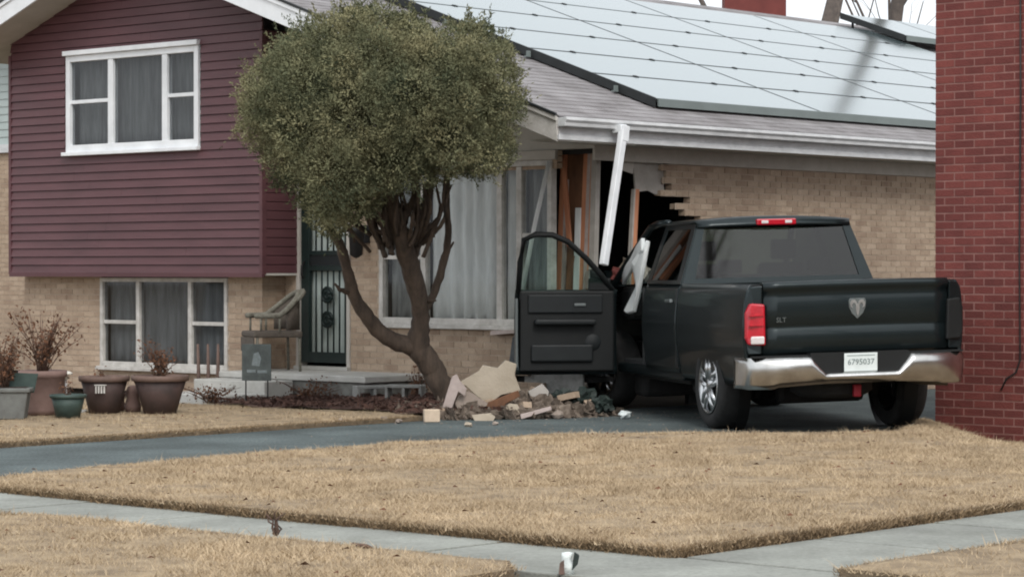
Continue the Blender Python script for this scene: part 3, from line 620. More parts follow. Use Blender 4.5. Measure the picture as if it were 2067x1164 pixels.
# ------------------------------------------------------------------ pickup truck
PSI = R(13.5)
TC = Vector((2.77, 23.41, 0))
truck = thing('pickup_truck', 'dark green pickup truck crashed into the house corner, front door hanging open', 'truck', TC, PSI)
ROLL = .026
tf0 = lambda p: (p[0], p[1], p[2] + ROLL * p[0])
def tb(mb, name, mat, parent=truck, **k):
    k.setdefault('tf', tf0); return mb.build(name, mat, parent, **k)
PZ = [(.40, .935), (.50, .965), (.62, .985), (.78, 1.008), (.95, 1.018), (1.08, 1.012), (1.20, 1.000), (1.27, .990), (1.31, .978), (1.335, .950)]
def hw(z): return float(np.interp(z, [a for a, _ in PZ], [b for _, b in PZ]))
WR = .405; AR = .505
def side_panel(y0, y1, zt=1.335, zb=.46, arch=None, sgn=-1, rows=14, step=.035, taper=0.0):
    """body side skin following the section PZ, with an optional wheel arch"""
    n = max(2, int((y1 - y0) / step)); out = []
    for i in range(n + 1):
        y = y0 + (y1 - y0) * i / n; b = zb
        if arch and abs(y - arch) < AR: b = max(zb, WR + math.sqrt(AR * AR - (y - arch) ** 2))
        col = []
        for k in range(rows + 1):
            z = b + (zt - b) * (k / rows); x = hw(z) - taper * max(0, (y - 3.4)) ** 2
            if arch:
                d = math.hypot(y - arch, z - WR) - AR
                if d < .12: x += .024 * max(0, 1 - d / .10)
            col.append((sgn * x, y, z))
        out.append(col)
    return MB().grid(out)
for s in (-1, 1):
    tb(side_panel(-1.10, .895, arch=0.0, sgn=s), 'bed_side', 'paint', solid=.03)
    tb(MB().box(s * .86 - .02, s * .86 + .02, -1.08, .88, .80, 1.325).box(min(s * .85, s * .955), max(s * .85, s * .955), -1.09, .89, 1.318, 1.345), 'bed_inner_wall', 'plastic')
    tb(MB().lathe([(.47, -.12 if s > 0 else .12), (.50, 0)], 20, 'x', (s * .86, 0, WR)), 'wheel_liner', 'plastic')
tb(MB().box(-.84, .84, -1.06, .89, .76, .80), 'bed_floor', 'plastic'); tb(MB().box(-.94, .94, .86, .893, .70, 1.33), 'bed_front_wall', 'paint')
# rear corners around the tail lamps
for s in (-1, 1):
    tb(MB().prism([(s * .875, -1.145, .735), (s * .99, -1.125, .735), (s * 1.010, -1.10, .80), (s * 1.012, -1.10, 1.20), (s * .975, -1.11, 1.325), (s * .875, -1.15, 1.335)], (0, .10, 0)), 'rear_corner', 'paint', bevel=.012)
    tl = tb(MB().prism([(s * .845, -1.17, .81), (s * .995, -1.15, .82), (s * 1.022, -1.13, .88), (s * 1.022, -1.13, 1.10), (s * .985, -1.15, 1.185), (s * .855, -1.17, 1.175)], (0, .16, 0)), 'tail_lamp', 'redlens' if s < 0 else 'plastic', bevel=.018, seg=3)
    if s > 0: tag(tl, 'broken tail lamp with its lens missing'); continue
    tb(MB().box(min(s * .86, s * .985), max(s * .86, s * .985), -1.180, -1.15, .825, .895), 'reversing_lens', 'whitelens', tl, bevel=.012)
    for z in (.985, 1.07): tb(MB().box(min(s * .86, s * 1.0), max(s * .86, s * 1.0), -1.176, -1.15, z, z + .008), 'lens_rib', 'redlens', tl)
# tailgate, curved, with a step line and a spoiler lip
xs = np.linspace(-.865, .865, 13); prof = [(.725, -1.125), (.75, -1.15), (.86, -1.152), (.945, -1.150), (.965, -1.138), (.985, -1.150), (1.10, -1.158), (1.22, -1.156), (1.275, -1.140), (1.30, -1.165), (1.335, -1.172), (1.352, -1.155), (1.352, -1.075)]
tg = tb(MB().grid([[(x, y + .03 * (x / .87) ** 2, z + .006 * (1 - (x / .87) ** 2)) for x in xs] for z, y in prof]), 'tailgate', 'paint', solid=.02)
tb(MB().box(-.86, .86, -1.12, -1.07, .74, 1.335), 'tailgate_inner', 'plastic', tg)
# shield badge with a horned head
ez = 1.115; ey = -1.180; S = .088
sh = [(-.78, 1.0), (.78, 1.0), (.92, .72), (.86, .1), (.58, -.5), (.0, -1.05), (-.58, -.5), (-.86, .1), (-.92, .72)]
em = tb(MB().prism([(x * S, ey + .004, ez + z * S) for x, z in sh], (0, .012, 0)), 'emblem', 'badgedim', tg, bevel=.003)
for s in (-1, 1):
    tb(MB().prism([(s * x * S, ey - .002, ez + z * S) for x, z in [(.08, .62), (.30, .86), (.62, .84), (.80, .55), (.74, .18), (.52, .05), (.60, .34), (.46, .56), (.28, .52), (.20, .30)]], (0, .008, 0)), 'horn', 'silver', em)
tb(MB().prism([(x * S, ey - .003, ez + z * S) for x, z in [(-.16, .50), (.16, .50), (.20, .1), (.13, -.45), (0, -.80), (-.13, -.45), (-.20, .1)]], (0, .008, 0)), 'head', 'silver', em)
def text(s, size, name, mat, parent, loc, rot=(R(90), 0, 0), tf=tf0):
    cu = bpy.data.curves.new(name, 'FONT'); cu.body = s; cu.size = size; cu.align_x = 'CENTER'; cu.align_y = 'CENTER'; cu.extrude = .0015; cu.resolution_u = 2
    o = bpy.data.objects.new(name, cu); COL.objects.link(o); dg = bpy.context.evaluated_depsgraph_get(); dg.update()
    me = bpy.data.meshes.new_from_object(o.evaluated_get(dg)); bpy.data.objects.remove(o)
    mw = Matrix.Translation(loc) @ Matrix.Rotation(rot[0], 4, 'X'); me.transform(mw)
    for v in me.vertices: v.co = tf(v.co)
    me.materials.clear(); me.materials.append(M[mat]); q = bpy.data.objects.new(name, me); COL.objects.link(q); q.parent = parent; return q
text('SLT', .060, 'badge', 'badgedim', tg, (-.70, -1.152, 1.03))
# chrome rear bumper with a plate notch
def bz(x):
    a = abs(x); t = .70 if a > .47 else (.70 - (.47 - a) / .13 * .145 if a > .34 else .555)
    b = .47 if a < .35 else (.47 - (a - .35) * .045 if a < .78 else .43 - (a - .78) * .12); b = max(b, .435)
    return t, b
xs = sorted({*np.linspace(-1.0, 1.0, 41), -.47, -.34, .34, .47}); rows = []
for x in list(xs):
    t, b = bz(x); y = -1.30 + .14 * (abs(x) / 1.0) ** 5
    rows.append([(x, y + .10, t + .004), (x, y + .015, t)] + [(x, y - .018 * math.sin(math.pi * (k / 6)) + .03 * (k / 6) ** 2, t + (b - t) * k / 6) for k in range(1, 7)] + [(x, y + .07, b - .002)])
wing = lambda s: [[(s * (1.0 + .035 * math.sin(k / 5 * 1.57)), -1.16 + .30 * k / 5 + (.10 if j == 0 else 0), .70 + (.435 - .70) * max(0, (j - 1)) / 7 + (.004 if j == 0 else 0)) for j in range(9)] for k in range(1, 6)]
full = [r for r in wing(-1)[::-1]] + rows + wing(1)
bp = tb(MB().grid(full), 'rear_bumper', 'chrome', solid=.012)
tb(MB().box(-.46, .46, -1.24, -1.12, .56, .735), 'bumper_recess', 'plastic', bp); tb(MB().box(-.98, .98, -1.22, -1.13, .705, .722), 'step_pad', 'plastic', bp)
pl = tb(MB().box(-.155, .155, -1.262, -1.255, .565, .725), 'licence_plate', 'plate', bp, bevel=.006)
text('6795037', .072, 'plate_number', 'platetxt', pl, (0, -1.264, .645)); 
tb(MB().box(-.13, .13, -1.2635, -1.262, .700, .706), 'plate_strip', 'platetxt', pl)
# cab
ZB, ZR = 1.335, 1.925
def gx(z): return .965 + (.755 - .965) * (z - ZB) / (ZR - ZB)
def gy(z): return .915 + (1.06 - .915) * (z - ZB) / (ZR - ZB)        # rear face of the cab
for s in (-1, 1):
    tb(side_panel(.915, 2.04 if s < 0 else 3.16, sgn=s, arch=None, zb=.50), 'rear_door' if s < 0 else 'right_cab_side', 'paint', solid=.03)
    tb(MB().box(min(s * .80, s * .96), max(s * .80, s * .96), .90, 3.16, .42, .52), 'rocker_panel', 'paint', bevel=.02)
rd = [o for o in truck.children if o.name.startswith('rear_door')][0]
for a in (.93, 2.035): tb(MB().box(-1.022, -1.0, a - .006, a + .006, .55, 1.30), 'door_gap', 'black', rd)
tb(MB().prism([(-1.018, 1.02, 1.165), (-1.018, 1.19, 1.165), (-1.018, 1.20, 1.195), (-1.018, 1.03, 1.20)], (-.035, 0, 0)), 'handle', 'badgedim', rd, bevel=.008)
def ring(outer, inner, name, mat, parent=truck, th=.03):
    n = len(outer); return tb(MB().add([*outer, *inner], [(i, (i + 1) % n, n + (i + 1) % n, n + i) for i in range(n)]), name, mat, parent, solid=th)
def rp(x, z, o=0.0): return (x, gy(z) + o, z)
# rear wall of the cab with its window
O = [rp(-gx(ZB), ZB), rp(gx(ZB), ZB), rp(gx(ZR) + .0, ZR), rp(-gx(ZR), ZR)]; I = [rp(-.83, 1.385), rp(.83, 1.385), rp(.705, 1.865), rp(-.705, 1.865)]
cr = ring(O, I, 'cab_rear', 'paint'); tb(MB().box(-.95, .95, .905, .935, .70, ZB), 'cab_rear_lower', 'paint')
tb(MB().prism([rp(-.84, 1.38, -.004), rp(.84, 1.38, -.004), rp(.71, 1.87, -.004), rp(-.71, 1.87, -.004)], (0, .005, 0)), 'rear_window', 'autoglass')
# roof
rows = []
for x_, z_ in ((.97, -.055), (.985, -.028), (1.0, -.008)): rows.append([(x * .775, x_ + .05 * x * x, ZR + z_ + .014 * (1 - x * x)) for x in np.linspace(-1, 1, 11)])
for j in range(9):
    y = 1.02 + (2.62 - 1.02) * j / 8; e = .035 * (1 - ((y - 1.65) / 1.1) ** 2)
    rows.append([(x * .79, y + .05 * (x * x) * (1 if j < 2 else 0), ZR + e * (1 - abs(x) ** 3) + .014 * (1 - x * x)) for x in np.linspace(-1, 1, 11)])
roof = tb(MB().grid(rows), 'cab_roof', 'paint', solid=.02)
bl = tb(MB().box(-.20, .20, .945, 1.05, 1.885, 1.945), 'high_brake_lamp', 'redlens', bevel=.012)
for x in (-.12, .12): tb(MB().box(x - .035, x + .035, .939, .96, 1.900, 1.930), 'cargo_lens', 'whitelens', bl, bevel=.006)
# side glass houses
def sp(s, y, z, o=0.0): return (s * (gx(z) + o), y, z)
for s in (-1, 1):
    O = [sp(s, .915, ZB), sp(s, 2.04, ZB), sp(s, 2.04, ZR), sp(s, 1.06, ZR)]; I = [sp(s, 1.06, 1.37), sp(s, 1.94, 1.37), sp(s, 1.94, 1.86), sp(s, 1.17, 1.86)]
    ring(O, I, 'cab_pillar', 'paint'); tb(MB().prism([sp(s, 1.05, 1.36, .006), sp(s, 1.95, 1.36, .006), sp(s, 1.95, 1.87, .006), sp(s, 1.16, 1.87, .006)], (s * .004, 0, 0)), 'rear_side_window', 'autoglass')
    tb(MB().tube([sp(s, 2.02, ZR + .01), sp(s, 2.40, ZR + .01), sp(s, 2.62, ZR - .03), (s * .87, 3.08, 1.56), (s * .93, 3.36, 1.34), (s * .95, 3.42, 1.25)], [.035, .035, .036, .038, .04, .04], 8), 'front_pillar', 'paint')
tb(MB().add([(-.78, 2.60, 1.90), (.78, 2.60, 1.90), (.90, 3.36, 1.32), (-.90, 3.36, 1.32)], [(0, 1, 2, 3)]), 'windscreen', 'frontglass', solid=.005)
tb(MB().add([sp(1, 2.04, 1.35), sp(1, 3.22, 1.35), sp(1, 2.52, 1.88), sp(1, 2.04, 1.88)], [(0, 1, 2, 3)]), 'right_front_window', 'autoglass', solid=.005)
# bonnet, buckled; wings, front end inside the house
rows = []
for j in range(12):
    y = 3.38 + 1.08 * j / 11; rows.append([(x * (.93 - .10 * (j / 11) ** 2), y, 1.30 - .10 * (j / 11) ** 2 + .035 * (1 - x * x) + .13 * math.exp(-((j - 5) / 1.8) ** 2) * (1 - .5 * x) + .015 * math.sin(7 * x + j)) for x in np.linspace(-1, 1, 11)])
tb(MB().grid(rows), 'bonnet', 'paint', solid=.015)
for s in (-1, 1): tb(side_panel(3.18, 4.40, arch=3.66, sgn=s, zt=1.28, taper=.10), 'front_wing', 'paint', solid=.025)
gr = tb(MB().box(-.72, .72, 4.36, 4.46, .72, 1.12), 'grille', 'chrome', bevel=.03)
for s in (-1, 1): tb(MB().box(min(s * .74, s * .90), max(s * .74, s * .90), 4.28, 4.42, .85, 1.12), 'headlamp', 'whitelens', bevel=.03)
tb(MB().box(-.96, .96, 4.40, 4.56, .45, .70), 'front_bumper', 'chrome', bevel=.05)
# interior
tb(MB().box(-.90, .90, .95, 3.1, .50, .56), 'cab_floor', 'seat')
for x in (-.42, .42):
    st = tb(MB().box(x - .26, x + .26, 2.15, 2.65, .72, .92).prism([(x - .25, 2.10, .90), (x + .25, 2.10, .90), (x + .23, 1.94, 1.52), (x - .23, 1.94, 1.52)], (0, .13, 0)), 'front_seat', 'seat', bevel=.04)
    tb(MB().box(x - .13, x + .13, 1.89, 1.98, 1.55, 1.75), 'headrest', 'seat', st, bevel=.03)
bs = tb(MB().box(-.75, .75, 1.05, 1.45, .70, .88).box(-.75, .75, .97, 1.09, .88, 1.42), 'rear_bench', 'seat', bevel=.03)
for x in (-.45, .45): tb(MB().box(x - .12, x + .12, .985, 1.06, 1.43, 1.56), 'headrest', 'seat', bs, bevel=.025)
tb(MB().box(-.88, .88, 2.98, 3.34, .95, 1.30), 'dashboard', 'plastic', bevel=.05)
tb(MB().tube([(-.42 + .19 * math.cos(t), 2.86 + .07 * math.sin(t), 1.14 + .18 * math.sin(t)) for t in np.linspace(0, 2 * math.pi, 20)], .016, 6), 'steering_wheel', 'plastic')
# curtain airbag hanging in the front door opening
ab = [[(-.86 + .05 * math.sin(3.1 * k + j) - .06 * (1 - z_), y, z) for k, (y, z, z_) in enumerate([(a, b, c) for a, b, c in col])] for j, col in enumerate([[(1.90, 1.86, 1), (1.90, 1.60, .6), (1.95, 1.35, .3), (2.02, 1.14, 0)], [(2.02, 1.84, 1), (2.03, 1.60, .6), (2.06, 1.35, .3), (2.10, 1.12, 0)], [(2.12, 1.82, 1), (2.13, 1.64, .6), (2.16, 1.40, .3), (2.17, 1.14, 0)]])]
tb(MB().grid([[(p[0], p[1] + .50 + .25 * (1.86 - p[2]), p[2] - .09) for p in r] for r in ab]), 'curtain_airbag', 'airbag', solid=.05, bevel=.01)
tb(MB().grid([[(-.88, y + .45, z + dz - .05) for dz in (.05, .0, -.08)] for y, z in [(2.05, 1.80), (2.25, 1.72), (2.45, 1.60), (2.62, 1.53), (2.76, 1.45)]]), 'curtain_airbag', 'airbag', solid=.045, bevel=.01)
# open front door (hinge at front, swung out past a right angle)
DA = R(-93)
def tfd(p):
    x, y, z = p[0] + .985, p[1] - 2.88, p[2]
    q = Vector((x * math.cos(DA) - y * math.sin(DA), x * math.sin(DA) + y * math.cos(DA), z)) + Vector((-1.0, 3.03, 0)); return (q.x, q.y, q.z + ROLL * -1.0 - .065)
dr = side_panel(1.80, 2.87, zb=.47).build('front_door', 'paint', truck, solid=.02, tf=tfd); tag(dr, 'driver door hanging wide open')
dd = lambda mb, n, m, **k: mb.build(n, m, dr, tf=tfd, **k)
dd(MB().box(-.965, -.90, 1.84, 2.83, .50, 1.33), 'inner_panel', 'plastic', bevel=.02)
dd(MB().box(-.90, -.875, 1.92, 2.70, 1.10, 1.29), 'upper_trim', 'trim', bevel=.015); dd(MB().box(-.90, -.80, 1.98, 2.62, .98, 1.04), 'armrest', 'trim', bevel=.02)
dd(MB().box(-.90, -.86, 1.95, 2.60, .60, .78), 'door_pocket', 'trim', bevel=.02); dd(MB().lathe([(.0, .012), (.07, .012), (.085, 0)], 16, 'x', (-.897, 2.60, .80)), 'speaker', 'trim')
dd(MB().box(-.876, -.862, 2.40, 2.52, 1.17, 1.20), 'inner_handle', 'badgedim', bevel=.005)
dd(MB().box(-.97, -.90, 1.795, 1.815, .55, 1.25), 'door_edge', 'badgedim')
fr = [(-.955, 1.83, 1.30), (-.90, 1.84, 1.62), (-.80, 1.86, 1.85), (-.785, 1.98, 1.905), (-.785, 2.15, 1.90), (-.80, 2.32, 1.83), (-.85, 2.52, 1.66), (-.90, 2.68, 1.50), (-.945, 2.82, 1.33)]
dd(MB().tube(fr, .030, 8), 'window_frame', 'plastic')
dd(MB().add([(-.945, 1.84, 1.32), (-.79, 1.88, 1.88), (-.785, 2.15, 1.89), (-.85, 2.52, 1.65), (-.945, 2.81, 1.32)], [(0, 1, 2, 3, 4)]), 'window_glass', 'frontglass', solid=.004)
dd(MB().box(-.96, -.92, 2.56, 2.80, 1.32, 1.46), 'mirror_mount', 'plastic', bevel=.02)
mr_ = dd(MB().box(-1.24, -1.02, 2.60, 2.72, 1.33, 1.55), 'mirror', 'plastic', bevel=.04); dd(MB().box(-1.225, -1.035, 2.594, 2.599, 1.345, 1.535), 'mirror_glass', 'silver')
# wheels
def wheel(x, y, s, name='wheel', rz=0.0, dz=0.0):
    mb = MB(); hwid = .135
    pr = [(.265, -hwid + .02), (.30, -hwid), (.36, -hwid - .008), (.393, -hwid + .02), (WR, -hwid + .05), (WR, hwid - .05), (.393, hwid - .02), (.36, hwid + .008), (.30, hwid), (.265, hwid - .02)]
    pr += [pr[0]]
    m = Matrix.Translation((x, y, WR + dz)) @ Matrix.Rotation(rz, 4, 'Z')
    t_ = lambda p: tuple(m @ Vector(p))
    wh = mb.lathe(pr, 40, 'x').build(name, 'rubber', truck, tf=t_)
    f = s * (hwid - .01)
    MB().lathe([(.270, s * (hwid - .005)), (.262, s * (hwid + .004)), (.245, f - s * .01), (.236, f - s * .05), (.232, -f)], 32, 'x').build('rim', 'alloy', wh, tf=t_)
    sp_ = MB()
    for k in range(5):
        a = 2 * math.pi * k / 5 + .3
        for off in (-.16, .16):
            c, s_ = math.cos(a), math.sin(a); wv = .026
            p0 = (f - s * .005, c * .055 - s_ * off * .25, s_ * .055 + c * off * .25); a2 = a + off * 1.15; p1 = (f - s * .012, math.cos(a2) * .246, math.sin(a2) * .246)
            sp_.tube([p0, ((p0[0] + p1[0]) / 2 + s * .012, (p0[1] + p1[1]) / 2, (p0[2] + p1[2]) / 2), p1], [.030, .024, .028], 6)
    sp_.lathe([(.0, f + s * .018), (.045, f + s * .015), (.075, f), (.08, f - s * .03)], 16, 'x'); sp_.build('spokes', 'alloy', wh, tf=t_)
    MB().lathe([(.0, f - s * .07), (.17, f - s * .07), (.17, f - s * .09)], 20, 'x').build('brake_disc', 'steel', wh, tf=t_)
    MB().lathe([(.0, f - s * .10), (.235, f - s * .10)], 20, 'x').build('wheel_back', 'black', wh, tf=t_)
    return wh
wheel(-.865, 0, -1); wheel(.865, 0, 1); wheel(-.865, 3.66, -1, rz=R(14)); wheel(.865, 3.66, 1, rz=R(14))
# underbody
MB().tube([(-.74, 0, WR), (.74, 0, WR)], .055, 10).lathe([(.0, -.16), (.12, -.12), (.16, 0), (.12, .12), (.0, .16)], 14, 'x', (0, 0, WR)).build('rear_axle', 'steel', truck)
for s in (-1, 1): tb(MB().box(s * .45 - .04, s * .45 + .04, -1.15, 4.2, .55, .70), 'frame_rail', 'steel'); tb(MB().tube([(s * .55, -.7, .60), (s * .55, -.2, .47), (s * .55, .2, .47), (s * .55, .7, .58)], .03, 6), 'leaf_spring', 'steel')
tb(MB().lathe([(.0, -.12), (.28, -.12), (.37, -.07), (.37, .07), (.28, .12), (.0, .12)], 24, 'z', (-.05, -.66, .44)), 'spare_wheel', 'rubber'); tb(MB().box(-.42, .42, -.30, -.16, .24, .50), 'axle_cover', 'steel', bevel=.05); tb(MB().box(.22, .58, .55, 1.35, .27, .50), 'muffler', 'steel', bevel=.06); tb(MB().box(-.62, -.15, .5, 1.7, .25, .52), 'fuel_tank', 'steel', bevel=.05); tb(MB().tube([(0, .1, .42), (0, 2.4, .45)], .05, 8), 'drive_shaft', 'steel'); tb(MB().box(-.75, .75, 2.9, 3.3, .16, .50), 'front_subframe', 'steel', bevel=.05)  # bulky low parts added to block light and view beneath the truck
for s in (-1, 1): tb(MB().tube([(s * .58, -.12, .30), (s * .50, -.22, .72)], .035, 8), 'shock_absorber', 'steel')
tb(MB().tube([(.62, 1.0, .50), (.62, .3, .52), (.70, -.55, .46), (.80, -.75, .43), (1.0, -.84, .42)], .038, 8), 'exhaust_pipe', 'exhaust'); tb(MB().box(-.35, .35, -1.16, -1.05, .46, .56), 'tow_bar', 'steel')
tb(MB().box(.0, .07, -1.10, -1.05, .33, .44), 'red_tow_plug', 'redplastic', bevel=.01); tb(MB().box(-.8, .8, 1.2, 3.0, .36, .50), 'underbody', 'steel', bevel=.04)
# ------------------------------------------------------------------ leaning juniper by the house
tree = thing('juniper_tree', 'leaning juniper with a rounded olive-green crown in front of the house', 'tree', gp(908, 833), 0)
tw = Vector(tree.location); TP = lambda x, y, D: Vector(at(x, y, D)) - tw
def br_(pts, rad): return [TP(*p) for p in pts], rad
def wob(pts, k=4, amp=.012):
    out = []
    for i in range(len(pts) - 1):
        for j in range(k):
            f = j / k; p = pts[i] * (1 - f) + pts[i + 1] * f
            out.append(p + Vector((random.uniform(-amp, amp), random.uniform(-amp, amp), random.uniform(-amp, amp))))
    return out + [pts[-1]]
def smooth_path(pts, rad, k=5):
    P = [Vector(p) for p in pts]; out = []; rr = []
    for i in range(len(P) - 1):
        p0 = P[max(i - 1, 0)]; p1 = P[i]; p2 = P[i + 1]; p3 = P[min(i + 2, len(P) - 1)]
        for j in range(k):
            t = j / k; out.append(.5 * ((2 * p1) + (p2 - p0) * t + (2 * p0 - 5 * p1 + 4 * p2 - p3) * t * t + (3 * p1 - p0 - 3 * p2 + p3) * t ** 3)); rr.append(rad[i] * (1 - t) + rad[i + 1] * t)
    return out + [P[-1]], rr + [rad[-1]]
tk = MB()
def limb(pts, rad, seg=10): 
    p, r = smooth_path([TP(*q) for q in pts], rad); p = [q + Vector((random.uniform(-1, 1), random.uniform(-1, 1), random.uniform(-1, 1))) * .10 * rr for q, rr in zip(p, r)]; tk.tube(p, r, seg)
D0 = 25.6
limb([(925, 850, D0), (905, 800, D0), (872, 745, D0 - .05), (845, 695, D0 - .1), (850, 640, D0 - .2), (838, 570, D0 - .35), (820, 510, D0 - .5), (800, 440, D0 - .7), (775, 330, D0 - .9)], [.15, .125, .115, .125, .085, .092, .095, .085, .05], 12)
limb([(850, 705, D0 - .1), (790, 685, D0 - .15), (745, 645, D0 - .25), (712, 590, D0 - .35), (697, 530, D0 - .5), (680, 480, D0 - .6), (640, 420, D0 - .8), (610, 350, D0 - .9)], [.10, .085, .075, .062, .052, .045, .035, .02])
limb([(848, 640, D0 - .2), (875, 595, D0 - .1), (895, 530, D0 - .1), (905, 470, D0 - .2), (900, 400, D0 - .4), (905, 320, D0 - .6)], [.05, .042, .04, .035, .035, .02])
limb([(895, 520, D0 - .1), (915, 490, D0 + .1)], [.03, .012], 6); limb([(855, 610, D0 - .2), (880, 605, D0 - .4)], [.025, .01], 6)
limb([(708, 590, D0 - .35), (688, 585, D0 - .5), (676, 572, D0 - .55)], [.03, .022, .010], 6); limb([(765, 655, D0 - .2), (752, 640, D0 - .3)], [.03, .008], 6)
limb([(822, 515, D0 - .5), (790, 470, D0 - .6), (745, 420, D0 - .8), (700, 340, D0 - 1)], [.06, .045, .04, .02]); limb([(826, 530, D0 - .4), (850, 470, D0 - .3), (866, 390, D0 - .4), (880, 300, D0 - .7)], [.06, .05, .045, .02])
limb([(690, 505, D0 - .5), (665, 455, D0 - .5), (650, 440, D0 - .5)], [.025, .018, .01], 6); limb([(805, 450, D0 - .7), (835, 400, D0 - .7), (835, 320, D0 - .9)], [.045, .035, .02])
for k in range(16): x = random.uniform(680, 880); limb([(x, random.uniform(440, 490), D0 - random.uniform(.3, .9)), (x + random.uniform(-30, 30), random.uniform(380, 410), D0 - random.uniform(.5, 1))], [.014, .008], 5)
for k in range(26):
    x = random.uniform(690, 895); x2 = x + random.uniform(-30, 30); limb([(x + (808 - x) * .45, random.uniform(470, 520), D0 - random.uniform(.3, .7)), (x, random.uniform(420, 450), D0 - random.uniform(.4, .9)), (x2, random.uniform(340, 380), D0 - random.uniform(.5, 1.1))], [random.uniform(.018, .032), .018, .008], 6)
tk.v = [tuple(Vector(q) + mnoise.noise_vector(Vector(q) * 16) * .011 + mnoise.noise_vector(Vector((q[0] * 45, q[1] * 45, q[2] * 9))) * .006) for q in tk.v]
tk.build('trunk', 'bark', tree)
outl = [(475, 265), (478, 215), (508, 150), (555, 95), (600, 52), (680, 26), (760, 17), (850, 26), (900, 52), (955, 45), (1005, 60), (1038, 110), (1050, 195), (1044, 275), (1034, 318), (995, 350), (950, 362), (905, 358), (868, 385), (800, 385), (768, 420), (735, 452), (692, 468), (655, 476), (628, 445), (600, 408), (558, 365), (545, 330), (502, 305)]
outl = [(x + 9 * math.sin(i * 2.3), y + 8 * math.cos(i * 1.7)) for i, (x, y) in enumerate(outl)]
OP = np.array(outl, float); DCR = 24.35
def edge_d(P):
    d = np.full(len(P), 1e9)
    for i in range(len(OP)):
        a, b = OP[i], OP[(i + 1) % len(OP)]; ab = b - a; t = np.clip(((P - a) @ ab) / (ab @ ab), 0, 1); d = np.minimum(d, np.linalg.norm(P - (a + t[:, None] * ab), axis=1))
    return d
cand = rng.uniform(OP.min(0), OP.max(0), (16000, 2)); cand = cand[inpoly(cand, outl)]; ed = edge_d(cand)
cl = []
def place(lo, hi, sep, count, inset):
    k = 0
    for p, e in zip(cand, ed):
        r = random.uniform(lo, hi); rpx = r * F / DCR
        if e < rpx * inset: continue
        dep = 1.2 * math.sqrt(max(0, 1 - (1 - min(1, e / 215)) ** 2)); side = -1 if random.random() < .8 else 1
        q = np.array(at(p[0], p[1], DCR + side * dep * random.uniform(.62, 1.08)))
        if all(np.linalg.norm((q - c[0])) > sep * (r + c[1]) for c in cl): cl.append((q, r, e)); k += 1
        if k >= count: break
place(.28, .44, .72, 60, .84); place(.17, .26, .72, 100, .78); place(.09, .14, .80, 130, .65)
vs = []
for q, r, e in cl:
    n = int(1700 * (r / .22) ** 2) + 150; d = rng.normal(0, 1, (n, 3)); d /= np.linalg.norm(d, axis=1)[:, None]
    bump = 1 + .26 * np.sin(d[:, 0] * 6 + q[0] * 9) * np.sin(d[:, 2] * 5 + q[2] * 7) + .14 * np.sin(d[:, 1] * 10 + q[1] * 5) * np.sin(d[:, 0] * 12 + q[2] * 3)
    rad = r * (1.04 - .42 * rng.random(n) ** 2.0) * bump * np.where(rng.random(n) < .05, 1.16, 1); p = q + d * rad[:, None] * np.array([1, 1, .88])
    ax = rng.normal(0, .55, (n, 3)) + d * .75 + np.array([0, 0, .35]); ax /= np.linalg.norm(ax, axis=1)[:, None]
    sd = np.cross(ax, d + rng.normal(0, .25, (n, 3))); sd /= np.linalg.norm(sd, axis=1)[:, None] + 1e-9; sd *= rng.uniform(.0035, .0075, n)[:, None]; ln = rng.uniform(.018, .042, n)
    vs.append(np.stack([p - sd * .4, p + ax * ln[:, None] * .45 - sd, p + ax * ln[:, None], p + ax * ln[:, None] * .5 + sd], 1).reshape(-1, 3))
# sparse inner sprays
ci = cand[ed > 45][:5200]; ei = ed[ed > 45][:5200]
for p_, e_ in zip(ci[:4200], ei[:4200]):
    q = np.array(at(p_[0], p_[1], DCR + random.uniform(-.75, .9) * math.sqrt(max(0, 1 - (1 - min(1, e_ / 215)) ** 2)))); n = 9
    p = q + rng.normal(0, .05, (n, 3)); ax = rng.normal(0, 1, (n, 3)); ax /= np.linalg.norm(ax, axis=1)[:, None]; sd = np.cross(ax, rng.normal(0, 1, (n, 3))); sd /= np.linalg.norm(sd, axis=1)[:, None]; sd *= .010; ln = rng.uniform(.04, .07, n)
    vs.append(np.stack([p - sd * .4, p + ax * ln[:, None] * .45 - sd, p + ax * ln[:, None], p + ax * ln[:, None] * .5 + sd], 1).reshape(-1, 3))
# feathery sprays standing out of the lobes
for k in range(1500):
    q, r, e = cl[rng.integers(len(cl))]; d = rng.normal(0, 1, 3) + np.array([0, -.35, .25]); d /= np.linalg.norm(d); a = d * .8 + rng.normal(0, .35, 3) + np.array([0, 0, .3]); a /= np.linalg.norm(a); L_ = rng.uniform(.08, .20); n = 14; t = rng.random(n)
    p = q + d * r * .95 + a[None] * (t * L_)[:, None]; ax = a[None] * .8 + rng.normal(0, .5, (n, 3)); ax /= np.linalg.norm(ax, axis=1)[:, None]; sd = np.cross(ax, rng.normal(0, 1, (n, 3))); sd /= np.linalg.norm(sd, axis=1)[:, None]; sd *= .0065; ln = rng.uniform(.02, .045, n)
    vs.append(np.stack([p - sd * .4, p + ax * ln[:, None] * .45 - sd, p + ax * ln[:, None], p + ax * ln[:, None] * .5 + sd], 1).reshape(-1, 3))
vs = np.concatenate(vs) - np.array(tw)
fast_mesh('crown', vs, 4, 'foliage', tree)
